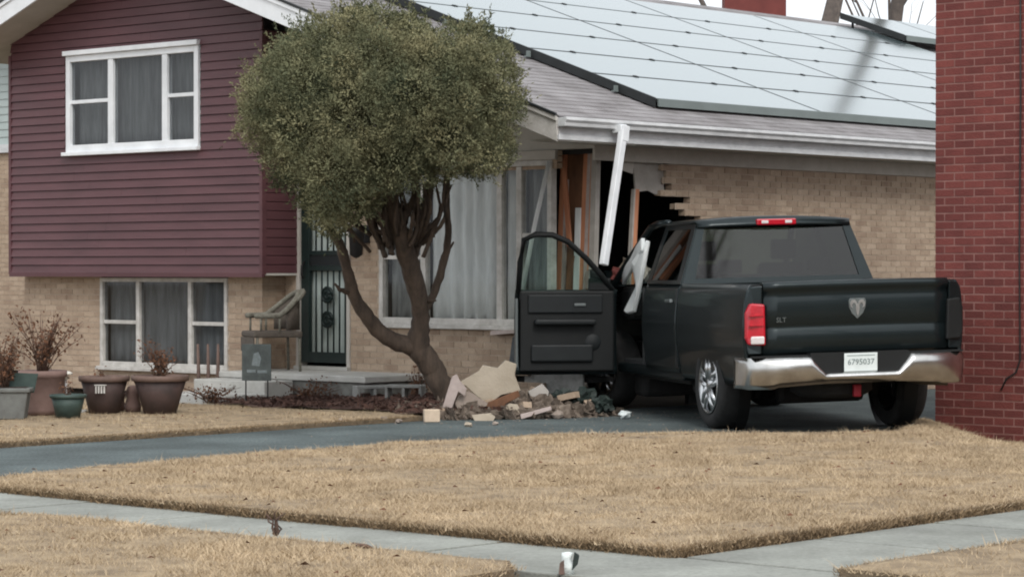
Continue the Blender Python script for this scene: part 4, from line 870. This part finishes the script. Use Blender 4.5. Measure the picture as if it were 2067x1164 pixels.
# ------------------------------------------------------------------ bare trees beyond the roof
def bare_tree(base, h, lean, seed, label, r0=.2, group='bare trees beyond the roof', top=5):
    rnd = random.Random(seed); t = thing('bare_tree', label, 'tree', base, 0, group); mb = MB(); tw_ = MB()
    def grow(p, d, L, r, lev):
        pts = [p]; rr = [r]; q = p; dd_ = d.copy()
        for k in range(4):
            dd_ = (dd_ + Vector((rnd.uniform(-.16, .16), rnd.uniform(-.16, .16), rnd.uniform(-.05, .12)))).normalized(); q = q + dd_ * L / 4; pts.append(q); rr.append(r * (1 - .13 * (k + 1)))
        (mb if lev < 2 else tw_).tube(pts, rr, 7 if lev < 2 else 4)
        if lev >= top: return
        for k in range(3 if lev else 5):
            f = rnd.choice([2, 3, 4, 4]); a = Vector((rnd.uniform(-1, 1), rnd.uniform(-1, 1), rnd.uniform(-.1, .9))).normalized()
            grow(pts[f], (dd_ * .7 + a * .75).normalized(), L * rnd.uniform(.58, .78), rr[f] * rnd.uniform(.5, .68), lev + 1)
    grow(Vector((0, 0, 0)), Vector(lean).normalized(), h * .42, r0, 0)
    mb.build('trunk', 'greybark', t); tw_.build('branches', 'greybark', t)
bare_tree((9.4, 80, -.3), 25, (.0, 0, 1), 3, 'bare tree with an upright trunk just right of the chimney', .33, top=1)
bare_tree((8.3, 82, -.3), 26, (.30, 0, 1), 11, 'bare tree whose thick trunk leans right above the roof ridge', .55, top=0)
bare_tree((12.6, 80, -.3), 17, (.02, 0, 1), 21, 'bare tree of thin branches beside the red brick wall', .24)
bare_tree((7.95, 50, -.3), 30, (.0, 0, 1), 8, 'tall bare tree behind the red brick house, seen mirrored in the panels', .20, top=0)
bare_tree((-12.6, 62, -.3), 12, (.1, 0, 1), 5, 'bare tree at the far left behind the roof', .22)
bare_tree((13.0, 9.2, -.3), 20, (0, 0, 1), 31, 'bare tree added right of the view, unseen, only to be mirrored in glass', .3, 'unseen trees added for reflections')  # unseen tree, added to give the truck glass something to reflect
bare_tree((-26, 29.5, -.3), 15, (0, 0, 1), 41, 'bare tree added beyond the left edge, unseen, only to be mirrored in glass', .28, 'unseen trees added for reflections')  # unseen tree, added so the house windows have branches to mirror
ah = thing('reflection_house', 'tan brick house added outside the view, unseen, only to be mirrored in the truck', 'house', W(27, -16, -.3), HROT)  # unseen house, added so the truck paint reflects something dark
bx('wall', 'tan', ah, 0, 9, 0, 20, 0, 4.2); MB().prism([(-.5, -.5, 4.21), (9.5, -.5, 4.21), (4.5, -.5, 7.4)], (0, 21, 0)).build('roof', 'shingle', ah)
for k in range(5): bx('window', 'black', ah, -.03, .02, 1.5 + k * 3.7, 3.3 + k * 3.7, 1.2, 2.6)
rh = thing('house_behind', 'house behind the roof ridge, only its broad brick chimney showing', 'house', (5.7, 58, -.3), 0)
bx('wall', 'tan', rh, -4, 5, 0, 8, 0, 3.4); MB().prism([(-4.4, -.4, 3.41), (-4.4, 8.4, 3.41), (-4.4, 4, 5.6)], (9.8, 0, 0)).build('roof', 'shingle', rh); bx('chimney', 'red', rh, -.72, .72, 1.2, 2.0, 3.0, 9.2)
# ------------------------------------------------------------------ planting bed, rubble and broken pieces
bed = [(-4.5, -1.02), (-2.4, -1.03), (-2.3, -.01), (-.35, -.01), (.35, -.5), (.30, -1.6), (-.4, -2.25), (-1.2, -2.1), (-2.6, -2.3), (-3.3, -2.2)]
P = np.array(bed); c = rng.uniform(P.min(0), P.max(0), (900, 2)); c = c[inpoly(c, bed)]
def bedz(u, v): return .05 + .07 * math.exp(-((u + 1.2) ** 2 / 1.4 + (v + 1.2) ** 2 / .5)) + .02 * math.sin(7 * u) * math.sin(6 * v)
mbd = MB(); nu, nv = 60, 30; idx = {}
for i in range(nu):
    for j in range(nv):
        u0, v0 = -4.6 + i * .085, -2.4 + j * .085
        if inpoly(np.array([[u0 + .04, v0 + .04]]), bed)[0]:
            mbd.add([W(u0, v0, bedz(u0, v0)), W(u0 + .085, v0, bedz(u0 + .085, v0)), W(u0 + .085, v0 + .085, bedz(u0 + .085, v0 + .085)), W(u0, v0 + .085, bedz(u0, v0 + .085))], [(0, 1, 2, 3)], True)
tag(mbd.build('planting_bed', 'mulch', fix=False), kind='structure')
cv = []
for u_, v_ in rng.uniform(P.min(0), P.max(0), (9000, 2)):
    if not inpoly(np.array([[u_, v_]]), bed)[0]: continue
    p = np.array(W(u_, v_, bedz(u_, v_) + random.uniform(0, .05))); a = rng.normal(0, 1, 3); a /= np.linalg.norm(a); a[2] = abs(a[2]) * .6; b = rng.normal(0, 1, 3); b /= np.linalg.norm(b); s = random.uniform(.015, .045)
    cv += [p - a * s - b * s * .3, p + a * s - b * s * .3, p + a * s + b * s * .3, p - a * s + b * s * .3]
tag(fast_mesh('wood_chips', np.array(cv), 4, 'mulch'), 'reddish brown bark chips and leaf litter in the bed below the window', 'mulch', kind='stuff')
# low dry shrub growth along the porch
def dry_stems(name, label, base, n, h, spread, leaf, cat='plant', group=None, stem='twig', lsz=.035, parent=None):
    t = parent or thing(name, label, cat, base, 0, group); mb = MB(); lv = []
    for k in range(n):
        a = random.uniform(0, 6.28); s = random.uniform(.2, 1) * spread; hh = h * random.uniform(.45, 1)
        pts = [Vector((random.uniform(-.3, .3) * spread * .4, random.uniform(-.3, .3) * spread * .4, 0))]
        for j in range(1, 5): f = j / 4; pts.append(pts[0] + Vector((math.cos(a) * s * f ** 1.4, math.sin(a) * s * f ** 1.4, hh * f * (1.15 - .15 * f))) + Vector((random.uniform(-.02, .02), random.uniform(-.02, .02), 0)))
        mb.tube(pts, [.007, .006, .005, .004, .002], 4)
        for j in range(leaf):
            f = random.uniform(.25, 1); i = min(3, int(f * 4)); p = np.array(pts[i].lerp(pts[i + 1], f * 4 - i)) + rng.normal(0, .03, 3); d = rng.normal(0, 1, 3); d[2] -= .5; d /= np.linalg.norm(d); e = np.cross(d, rng.normal(0, 1, 3)); e /= np.linalg.norm(e) + 1e-9; L = lsz * random.uniform(.5, 1.3)
            lv += [p, p + d * L * .5 + e * L * .3, p + d * L, p + d * L * .5 - e * L * .3]
    mb.build('stems', stem, t)
    if lv: fast_mesh('leaves', np.array(lv), 4, 'deadleaf', t)
    return t
for u_, v_, n_, h_, lb in ((-2.9, -1.25, 26, .26, 'low dry shrub at the foot of the porch, right end'), (-3.5, -2.1, 22, .20, 'low dry shrub beside the garden sign posts'), (-1.75, -.75, 18, .42, 'dry upright shoots against the brick below the picture window')):
    dry_stems('dry_shrub', lb, W(u_, v_, .04), n_, h_, .45 if h_ < .3 else .22, 14, 'shrub', 'dry shrubs by the house')
# wall slab pieces, boards, blocks
def slab(name, label, cat, poly, D, th, mat, back=None, tilt_=0.0):
    """broken flat piece, outline given where it stands at distance D, leaning back by tilt_"""
    P3 = [Vector(at(x, y, D)) for x, y in poly]; zmin = min(p.z for p in P3); base = Vector((sum(p.x for p in P3) / len(P3), D, zmin))
    t = thing(name, label, cat, base, 0); loc = [(p.x - base.x, (p.z - zmin) * tilt_, p.z - zmin) for p in P3]
    MB().prism(loc, (0, th, 0)).build('face', mat, t, bevel=.006)
    if back: MB().prism([(a * .97, b + th + .002, c * .97 + .01) for a, b, c in loc], (0, .07, 0)).build('backing', back, t)
    return t
slab('wall_slab', 'large broken tan wall slab lying against the juniper trunk', 'rubble', [(922, 774), (966, 749), (974, 737), (1004, 743), (1020, 727), (1043, 735), (1039, 757), (1051, 788), (1012, 797), (986, 815), (962, 799), (941, 779)], 25.05, .05, 'tanslab', 'block', .12)
slab('broken_board', 'pale splintered board leaning at the left of the wall slab', 'board', [(893, 822), (912, 760), (922, 755), (928, 768), (942, 785), (938, 800), (925, 790), (912, 824)], 24.8, .035, 'pinkboard', None, .1)
slab('wall_chunk', 'grey brown wall chunk propped under the tan slab', 'rubble', [(945, 790), (985, 815), (982, 835), (930, 838), (918, 815), (925, 800)], 24.85, .10, 'clump', None, .3)
slab('dark_beam', 'dark charred-looking beam piece jutting out below the tan slab', 'beam', [(978, 830), (985, 812), (1046, 788), (1050, 800), (1020, 815), (1010, 838), (1002, 842), (1000, 828)], 24.75, .08, 'brownwood', None, .1)
slab('wall_chunk', 'round pale chunk of rubble by the open truck door', 'rubble', [(1018, 842), (1016, 825), (1028, 815), (1045, 817), (1052, 832), (1048, 845)], 24.6, .12, 'tanslab', None, .3)
slab('broken_board', 'thin pale board on the ground below the open truck door', 'board', [(1050, 836), (1112, 820), (1114, 827), (1052, 846)], 24.55, .06, 'pinkboard', None, .2)
slab('broken_board', 'short tan board lying flat in front of the wall slab', 'board', [(952, 838), (990, 834), (1000, 842), (995, 850), (958, 850)], 24.35, .08, 'tanslab', None, .4)
slab('wall_chunk', 'pale grey chunk under the bottom edge of the truck door', 'rubble', [(1066, 790), (1095, 775), (1108, 790), (1104, 812), (1078, 815)], 25.2, .12, 'drywall', None, .2)
def cinder(p, rz, label, mat='block', L=.39, H=.19):
    t = thing('concrete_block', label, 'block', p, rz, 'loose concrete blocks'); mb = MB(); d = .19
    for y in (-d / 2, d / 2 - .03): mb.box(-L / 2, L / 2, y, y + .03, 0, H)
    for x in (-L / 2, -.015, L / 2 - .03): mb.box(x, x + .03, -d / 2 + .03, d / 2 - .03, 0, H)
    m_ = Matrix.Translation((0, 0, d / 2)) @ Matrix.Rotation(R(90), 4, 'X') @ Matrix.Translation((0, 0, -H / 2))
    mb.build('shell', mat, t, tf=lambda q: tuple(m_ @ Vector(q)), bevel=.006); return t
cinder((-1.10, 26.05, .08), R(-12), 'grey hollow concrete block lying left of the juniper trunk'); cinder((-1.45, 26.3, .06), R(20), 'second hollow concrete block farther left by the brick wall')
t = MB().box(-.075, .075, -.06, .06, 0, .12).build('blond_block', 'blond', bevel=.008); t.location = gp(871, 851); t.rotation_euler = (0, 0, .15); tag(t, 'small square blond block at the edge of the driveway', 'block')
rub = [(688, 852, .04, 'clump', 'small pale rubble lump at the driveway edge, leftmost'), (775, 850, .05, 'clump', 'pale stone lump on the driveway edge left of the blond block'), (805, 851, .035, 'clump', 'tiny pale stone just left of the blond block'), (945, 858, .04, 'tanslab', 'small tan crumb of rubble on the driveway below the tan slab'), (1080, 838, .07, 'red', 'reddish brick piece on the ground under the truck door'), (1125, 842, .06, 'clump', 'grey rubble lump near the open door bottom'), (1160, 838, .05, 'clump', 'grey rubble lump in the shade of the truck sill'), (925, 835, .10, 'mulch', 'dark brown clod of soil below the leaning pale board'), (1000, 855, .03, 'clump', 'small flat stone on the asphalt before the beam'), (1195, 836, .05, 'drywall', 'pale plaster piece beneath the truck sill'), (1130, 815, .07, 'clump', 'rubble lump by the front wheel'), (1110, 830, .05, 'red', 'dark red brick fragment beside the front wheel')]
for x, y, s, m_, lb in rub:
    bm = bmesh.new(); bmesh.ops.create_icosphere(bm, subdivisions=2, radius=s)
    for v in bm.verts: v.co *= random.uniform(.72, 1.15); v.co.z *= .7
    me = bpy.data.meshes.new('rubble_lump'); bm.to_mesh(me); bm.free(); me.materials.append(M[m_]); o = bpy.data.objects.new('rubble_lump', me); COL.objects.link(o)
    p = gp(x, y + 3); zmin = min(v.co.z for v in me.vertices); o.location = (p[0], p[1], -zmin - .004); o.rotation_euler = (0, 0, random.uniform(0, 6)); tag(o, lb, 'rubble', 'loose rubble lumps')
# rubble heap and bricks on the bonnet against the broken corner
def tw_(x, y, z): m = Matrix.Translation(TC) @ Matrix.Rotation(PSI, 4, 'Z'); return m @ Vector(tf0((x, y, z)))
for k, (x, y, z, m_, lb) in enumerate([(-.80, 3.52, 1.42, 'red', 'broken brick lying on the truck bonnet beside the door'), (-.66, 3.62, 1.50, 'tanslab', 'tan brick chunk on the truck bonnet behind the first brick'), (-.58, 3.50, 1.44, 'pinkboard', 'pale plaster chunk on the truck bonnet near the windscreen')]):
    bm = bmesh.new(); bmesh.ops.create_cube(bm, size=1); bmesh.ops.subdivide_edges(bm, edges=bm.edges[:], cuts=2, use_grid_fill=True)
    for v in bm.verts: v.co = Vector((v.co.x * .24, v.co.y * .14, v.co.z * .13)) * random.uniform(.85, 1.12)
    me = bpy.data.meshes.new('brick_chunk'); bm.to_mesh(me); bm.free(); me.materials.append(M[m_]); o = bpy.data.objects.new('brick_chunk', me); COL.objects.link(o); o.location = tw_(x, y, z); o.rotation_euler = (.3 * k, .2, .7 * k); tag(o, lb, 'rubble')
heap = [(-.75, -2.05), (.0, -2.15), (.55, -1.35), (.75, -.45), (.15, -.15), (-.9, -.3), (-1.9, -.6), (-1.7, -1.5)]
hv = []
HPa = np.array(heap); cc = rng.uniform(HPa.min(0), HPa.max(0), (3800, 2)); cc = cc[inpoly(cc, heap)]
for u_, v_ in cc:
    e_ = math.exp(-(((u_ + .15) / .55) ** 2 + ((v_ + .95) / .65) ** 2)); s_ = random.choice((.012, .018, .025, .04, .055)) * random.uniform(.7, 1.2); q_ = np.array(W(u_, v_, .02 + random.random() * .18 * e_))
    B = rng.normal(0, 1, (3, 3)); B /= np.linalg.norm(B, axis=1)[:, None]; B *= np.array([[s_ * 1.3], [s_ * .9], [s_ * .6]])
    k8 = [q_ + sx * B[0] + sy * B[1] + sz * B[2] for sz in (-1, 1) for sy in (-1, 1) for sx in (-1, 1)]
    for f in ((0, 2, 3, 1), (4, 5, 7, 6), (0, 1, 5, 4), (2, 6, 7, 3), (0, 4, 6, 2), (1, 3, 7, 5)): hv += [k8[t_] for t_ in f]
M['clumpd'] = pmat('dirty_rubble', (.25, .205, .165), (.07, .052, .042), 16, .95, .7, 40, isl=.15, c3=(.15, .118, .093), detail=8)
tag(fast_mesh('rubble_heap', np.array(hv), 4, 'clumpd'), 'heap of broken masonry, plaster and splinters between the juniper and the truck door', 'rubble', kind='stuff')
gv = []
for k_ in range(260):
    u_, v_ = rng.normal(.7, .8), -abs(rng.normal(0, 2.2)) + .3
    if not (-.1 < u_ < 2.4 and v_ > -6): continue
    s_ = rng.uniform(.004, .011); q_ = np.array(W(u_, v_, .004)); a_ = rng.uniform(0, 6.28); ex_ = np.array([math.cos(a_), math.sin(a_), 0]) * s_; ey_ = np.array([-math.sin(a_), math.cos(a_), 0]) * s_ * .7; ez_ = np.array([0, 0, s_ * .8])
    for f_ in ((-ex_ - ey_, ex_ - ey_, ex_ * .5 + ez_), (ex_ - ey_, ey_, ex_ * .5 + ez_), (ey_, -ex_ - ey_, ex_ * .5 + ez_)): gv += [q_ + w_ for w_ in f_]
tag(fast_mesh('masonry_grit', np.array(gv), 3, 'clump'), 'pale masonry grit strewn over the driveway near the crash', 'grit', kind='stuff')
lbs = ['fallen tan brick %s' % t_ for t_ in ('flat at the driveway edge right of the blond block', 'tipped against the large tan wall slab', 'lying end-on under the dark beam', 'resting on the rubble below the truck door hinge side', 'half buried left of the thin pale board', 'on top of the heap behind the round pale chunk', 'at the far right of the heap by the front wheel')]
for k_, (u_, v_, z_) in enumerate([(-.35, -1.95, .03), (-.55, -1.25, .10), (-.15, -1.45, .09), (.30, -.75, .16), (.22, -1.35, .07), (-.05, -.85, .20), (.52, -.6, .10)]):
    o = bpy.data.objects.new('fallen_brick', unit_box('tan')); COL.objects.link(o); o.location = W(u_, v_, z_ + .03); o.scale = (.20, .095, .06); o.rotation_euler = (random.uniform(-.5, .5), random.uniform(-.4, .4), random.uniform(0, 3)); tag(o, lbs[k_], 'brick', 'fallen bricks in the rubble')
# white plastic fragment under the truck, torn black trim by the front wheel
def crumple(name, mat, r, p, label, cat, sub=2, flat=.6):
    bm = bmesh.new(); bmesh.ops.create_icosphere(bm, subdivisions=sub, radius=r)
    for v in bm.verts: v.co *= random.uniform(.55, 1.25); v.co.z *= flat
    me = bpy.data.meshes.new(name); bm.to_mesh(me); bm.free(); me.materials.append(M[mat]); o = bpy.data.objects.new(name, me); COL.objects.link(o)
    o.location = (p[0], p[1], p[2] - min(v.co.z for v in me.vertices) - .003); return tag(o, label, cat)
for x, y, r_, lb in ((1135, 822, .13, 'torn black trim piece on the rubble below the door hinge'), (1175, 828, .16, 'large crumpled black bumper piece in front of the front wheel'), (1215, 832, .12, 'crumpled black trim piece under the truck sill'), (1095, 826, .08, 'small torn black trim piece at the right end of the rubble')):
    crumple('bumper_fragment', 'litterdark', r_, gp(x, y + 8), lb, 'debris', 3, .8)['group'] = 'torn bumper fragments'
crumple('crumpled_plastic', 'litterwhite', .07, gp(1262, 845), 'crumpled white plastic on the asphalt under the truck sill', 'litter')
# ------------------------------------------------------------------ pots and garden things by the lawn
def pot(name, label, px, py, rt, rb_, h, mat, rim, plant=None, seg=20):
    t = thing(name, label, 'planter', gp(px, py, .045), random.uniform(0, 3), 'planters beside the steps')
    MB().lathe([(0, .0), (rb_, 0), (rb_ + (rt - rb_) * .5, h * .5), (rt * .97, h * .86), (rt * .93, h * .86), (rt * .85, h * .80), (0, h * .80)], seg).build('bowl', mat, t)
    MB().lathe([(rt * .97, h * .85), (rt * 1.06, h * .86), (rt * 1.08, h), (rt * .98, h * 1.005), (rt * .94, h * .9)], seg).build('rim', rim, t)
    MB().lathe([(0, h * .90), (rt * .5, h * .92), (rt * .95, h * .88)], seg).build('soil', 'potsoil', t)
    if plant: dry_stems('', '', (0, 0, 0), *plant, parent=t)
    return t
def stemfix(t, h):
    for o in t.children:
        if o.name.startswith(('stems', 'leaves')): o.location.z = h
p1 = pot('flower_pot', 'large dark brown pot with a pale emblem, left of the pair', 210, 832, .235, .15, .36, 'brownpot', 'brownrim', (6, .12, .15, 6))
stemfix(p1, .31)
for k in range(4): MB().box(-.05 + k * .027, -.035 + k * .027, -.245 + .004 * abs(k - 1.5), -.215, .20, .27).build('emblem_bar', 'oldwhite', p1, tf=lambda q: tuple(Matrix.Rotation(-p1.rotation_euler[2], 4, 'Z') @ Vector(q)))
MB().box(-.06, .06, -.240, -.215, .275, .285).build('emblem_bar', 'oldwhite', p1, tf=lambda q: tuple(Matrix.Rotation(-p1.rotation_euler[2], 4, 'Z') @ Vector(q)))
p2 = pot('flower_pot', 'large brown pot with dry flower heads next to the steps', 323, 833, .265, .16, .37, 'brownpot', 'brownrim', (22, .42, .2, 20)); stemfix(p2, .32)
p3 = pot('flower_pot', 'small dark green pot in front of the garden light', 137, 842, .165, .115, .22, 'greenpot', 'greenpot', (5, .22, .1, 8)); stemfix(p3, .19)
p4 = thing('planter_trough', 'grey planter trough cut by the left edge with dark leafy growth', 'planter', gp(8, 845, .045), R(3), 'planters beside the steps')
MB().prism([(-.34, -.11, 0), (.20, -.11, 0), (.24, -.13, .26), (-.40, -.13, .26)], (0, .24, 0)).build('body', 'greypot', p4, bevel=.012); MB().box(-.42, .26, -.15, .13, .255, .295).build('rim', 'greypot', p4, bevel=.01); bx('soil', 'potsoil', p4, -.38, .22, -.11, .09, .296, .30)
MB().prism([(-.20, .14, .24), (.26, .14, .24), (.30, .14, .42), (-.14, .14, .44)], (0, .02, 0)).build('green_liner', 'greenpot', p4)
dry_stems('', '', None, 34, .55, .30, 22, parent=p4)
for o in p4.children:
    if o.name.startswith(('stems', 'leaves')): o.location.z = .29
p5 = thing('terracotta_planter', 'faded terracotta planter overgrown with reddish dry stems', 'planter', gp(86, 836, .045), .2, 'planters beside the steps')
MB().lathe([(0, 0), (.20, 0), (.21, .05), (.215, .36), (.235, .37), (.235, .43), (.19, .42), (0, .40)], 20).build('body', 'terracotta', p5); dry_stems('', '', None, 42, .66, .40, 18, parent=p5, lsz=.04)
for o in p5.children:
    if o.name.startswith(('stems', 'leaves')): o.location.z = .40
q = thing('garden_light', 'small white-capped solar path light behind the green pot', 'garden light', gp(133, 833, .045), 0)
MB().tube([(0, 0, -.04), (0, 0, .33)], .012, 6).build('stake', 'gutter', q); MB().lathe([(0, .415), (.035, .41), (.062, .395), (.065, .38), (.02, .375), (.025, .33), (0, .33)], 16).build('cap', 'lampcap', q)
s_ = MB().prism([gp(38, 843, .0), gp(172, 840, .0), gp(176, 836, .0), gp(42, 838, .0)], (0, 0, .05)).build('edging_slab', 'step', bevel=.01); tag(s_, 'thin pale concrete edging strip under the small pots', 'edging')
for k, (x, y, lb) in enumerate([(236, 828, 'small pinkish clay ornament between the two brown pots'), (268, 830, 'small pinkish clay ornament with a dark hollow beside the large brown pot')]):
    o = thing('clay_ornament', lb, 'ornament', gp(x, y, .045), k)
    MB().lathe([(0, 0), (.075, 0), (.085, .06), (.06, .13), (.075, .19), (.05, .25), (0, .26)], 14).build('body', 'terracotta', o); MB().tube([(.05, -.06, .19), (.09, -.09, .17), (.07, -.08, .10)], .014, 6).build('handle', 'terracotta', o)
# row of small figures on the step edge under the lower window
for k, x in enumerate((400, 420, 440)):
    o = thing('wooden_stake', 'thin reddish garden stake with white base by the steps, %s of three' % ('left', 'middle', 'right')[k], 'stake', W(*uv(at(x, 760, 28.4)), .0), k, 'garden stakes by the steps')
    MB().tube([(0, 0, 0), (.004, 0, .3), (-.004, 0, .62)], [.026, .022, .014], 8).build('shaft', 'brownrim', o); MB().lathe([(.028, .0), (.045, .01), (.04, .07), (.026, .08)], 10).build('base', 'plate', o)
# wicker chair on the porch
chx = W(-4.18, -.62, .322)
chair = thing('wicker_armchair', 'weathered wicker armchair on the porch left of the door', 'chair', chx, HROT + R(-28))
for x, y in ((-.27, -.24), (.27, -.24), (-.25, .26), (.25, .26)): MB().tube([(x, y, 0), (x * .97, y * .97, .42)], .017, 6).build('leg', 'wicker', chair)
bx('seat', 'wickerdark', chair, -.29, .29, -.28, .28, .38, .45, .02)
arc = [(.30 * math.cos(t) * (1.0), .30 * math.sin(t), .62 + .26 * max(0, math.sin(t)) ** 1.2) for t in np.linspace(-.9, math.pi + .9, 22)]
MB().tube(arc, .032, 8).build('arm_rail', 'wicker', chair)
MB().grid([[(a[0] * .95, a[1] * .95 + .02, z0 + (a[2] - z0) * f) for a in arc[5:17]] for f, z0 in ((0, .46), (.5, .46), (1, .46))]).build('backrest', 'wickerdark', chair, solid=.02)
MB().grid([[(a[0] * (1 + .25 * f), a[1] * (1 + .25 * f), a[2] - .02 + .05 * f) for a in arc[7:15]] for f in (0, .5, 1)]).build('top_roll', 'wicker', chair, solid=.035)
for i in (1, 4, 17, 20): MB().tube([arc[i], (arc[i][0], arc[i][1], .44)], .014, 6).build('arm_post', 'wicker', chair)
bx('skirt', 'wickerdark', chair, -.28, .28, -.285, -.27, .22, .38)
# garden sign on two iron stakes
gs = thing('garden_sign', 'dark garden sign on two iron stakes in front of the chair', 'sign', gp(518, 826), R(-4))
for x in (-.115, .115): MB().tube([(x, .008, 0), (x, .008, .62)], .008, 6).build('stake', 'iron', gs)
bx('panel', 'signgrey', gs, -.155, .155, -.012, 0, .30, .68, .006)
MB().prism([(-.05, -.016, .46), (.03, -.016, .45), (.05, -.016, .53), (.02, -.016, .60), (-.03, -.016, .58)], (0, .003, 0)).build('picture', 'signpale', gs); MB().box(-.10, -.01, -.0155, -.013, .385, .415).box(.01, .11, -.0155, -.013, .38, .41).build('lettering', 'signpale', gs)
# ------------------------------------------------------------------ litter on the walk
p = gp(1147, 1163, -.0)
lt = thing('crumpled_cup', 'small crumpled white cup with dark wrapper on the sidewalk at the bottom edge', 'litter', (p[0], p[1] , .012), 0)
MB().lathe([(0, 0), (.026, 0), (.030, .05), (.022, .075), (.028, .10), (0, .105)], 12).build('cup', 'litterwhite', lt, tf=lambda q: (q[0] * 1.0 + .01 * math.sin(q[2] * 60), q[1], q[2]))
MB().prism([(.018, -.03, .02), (.045, -.03, .05), (.052, -.03, .09), (.03, -.03, .105), (.022, -.03, .06)], (0, .04, 0)).build('wrapper', 'litterdark', lt); MB().prism([(-.045, -.02, 0), (-.018, -.02, 0), (-.02, -.02, .07), (-.04, -.02, .05)], (0, .03, 0)).build('wrapper', 'brownrim', lt)
dry_stems('dry_weed', 'small bare weed sprouting at the sidewalk edge', gp(558, 1080, .03), 7, .16, .08, 2, 'weed', None, lsz=.015)
o = MB().tube([gp(712, 1098, .05), gp(725, 1101, .055), gp(740, 1102, .06), gp(752, 1106, .05)], [.012, .014, .012, .006], 6).build('fallen_twig', 'twig'); tag(o, 'dark fallen twig lying on the parkway grass edge', 'twig')
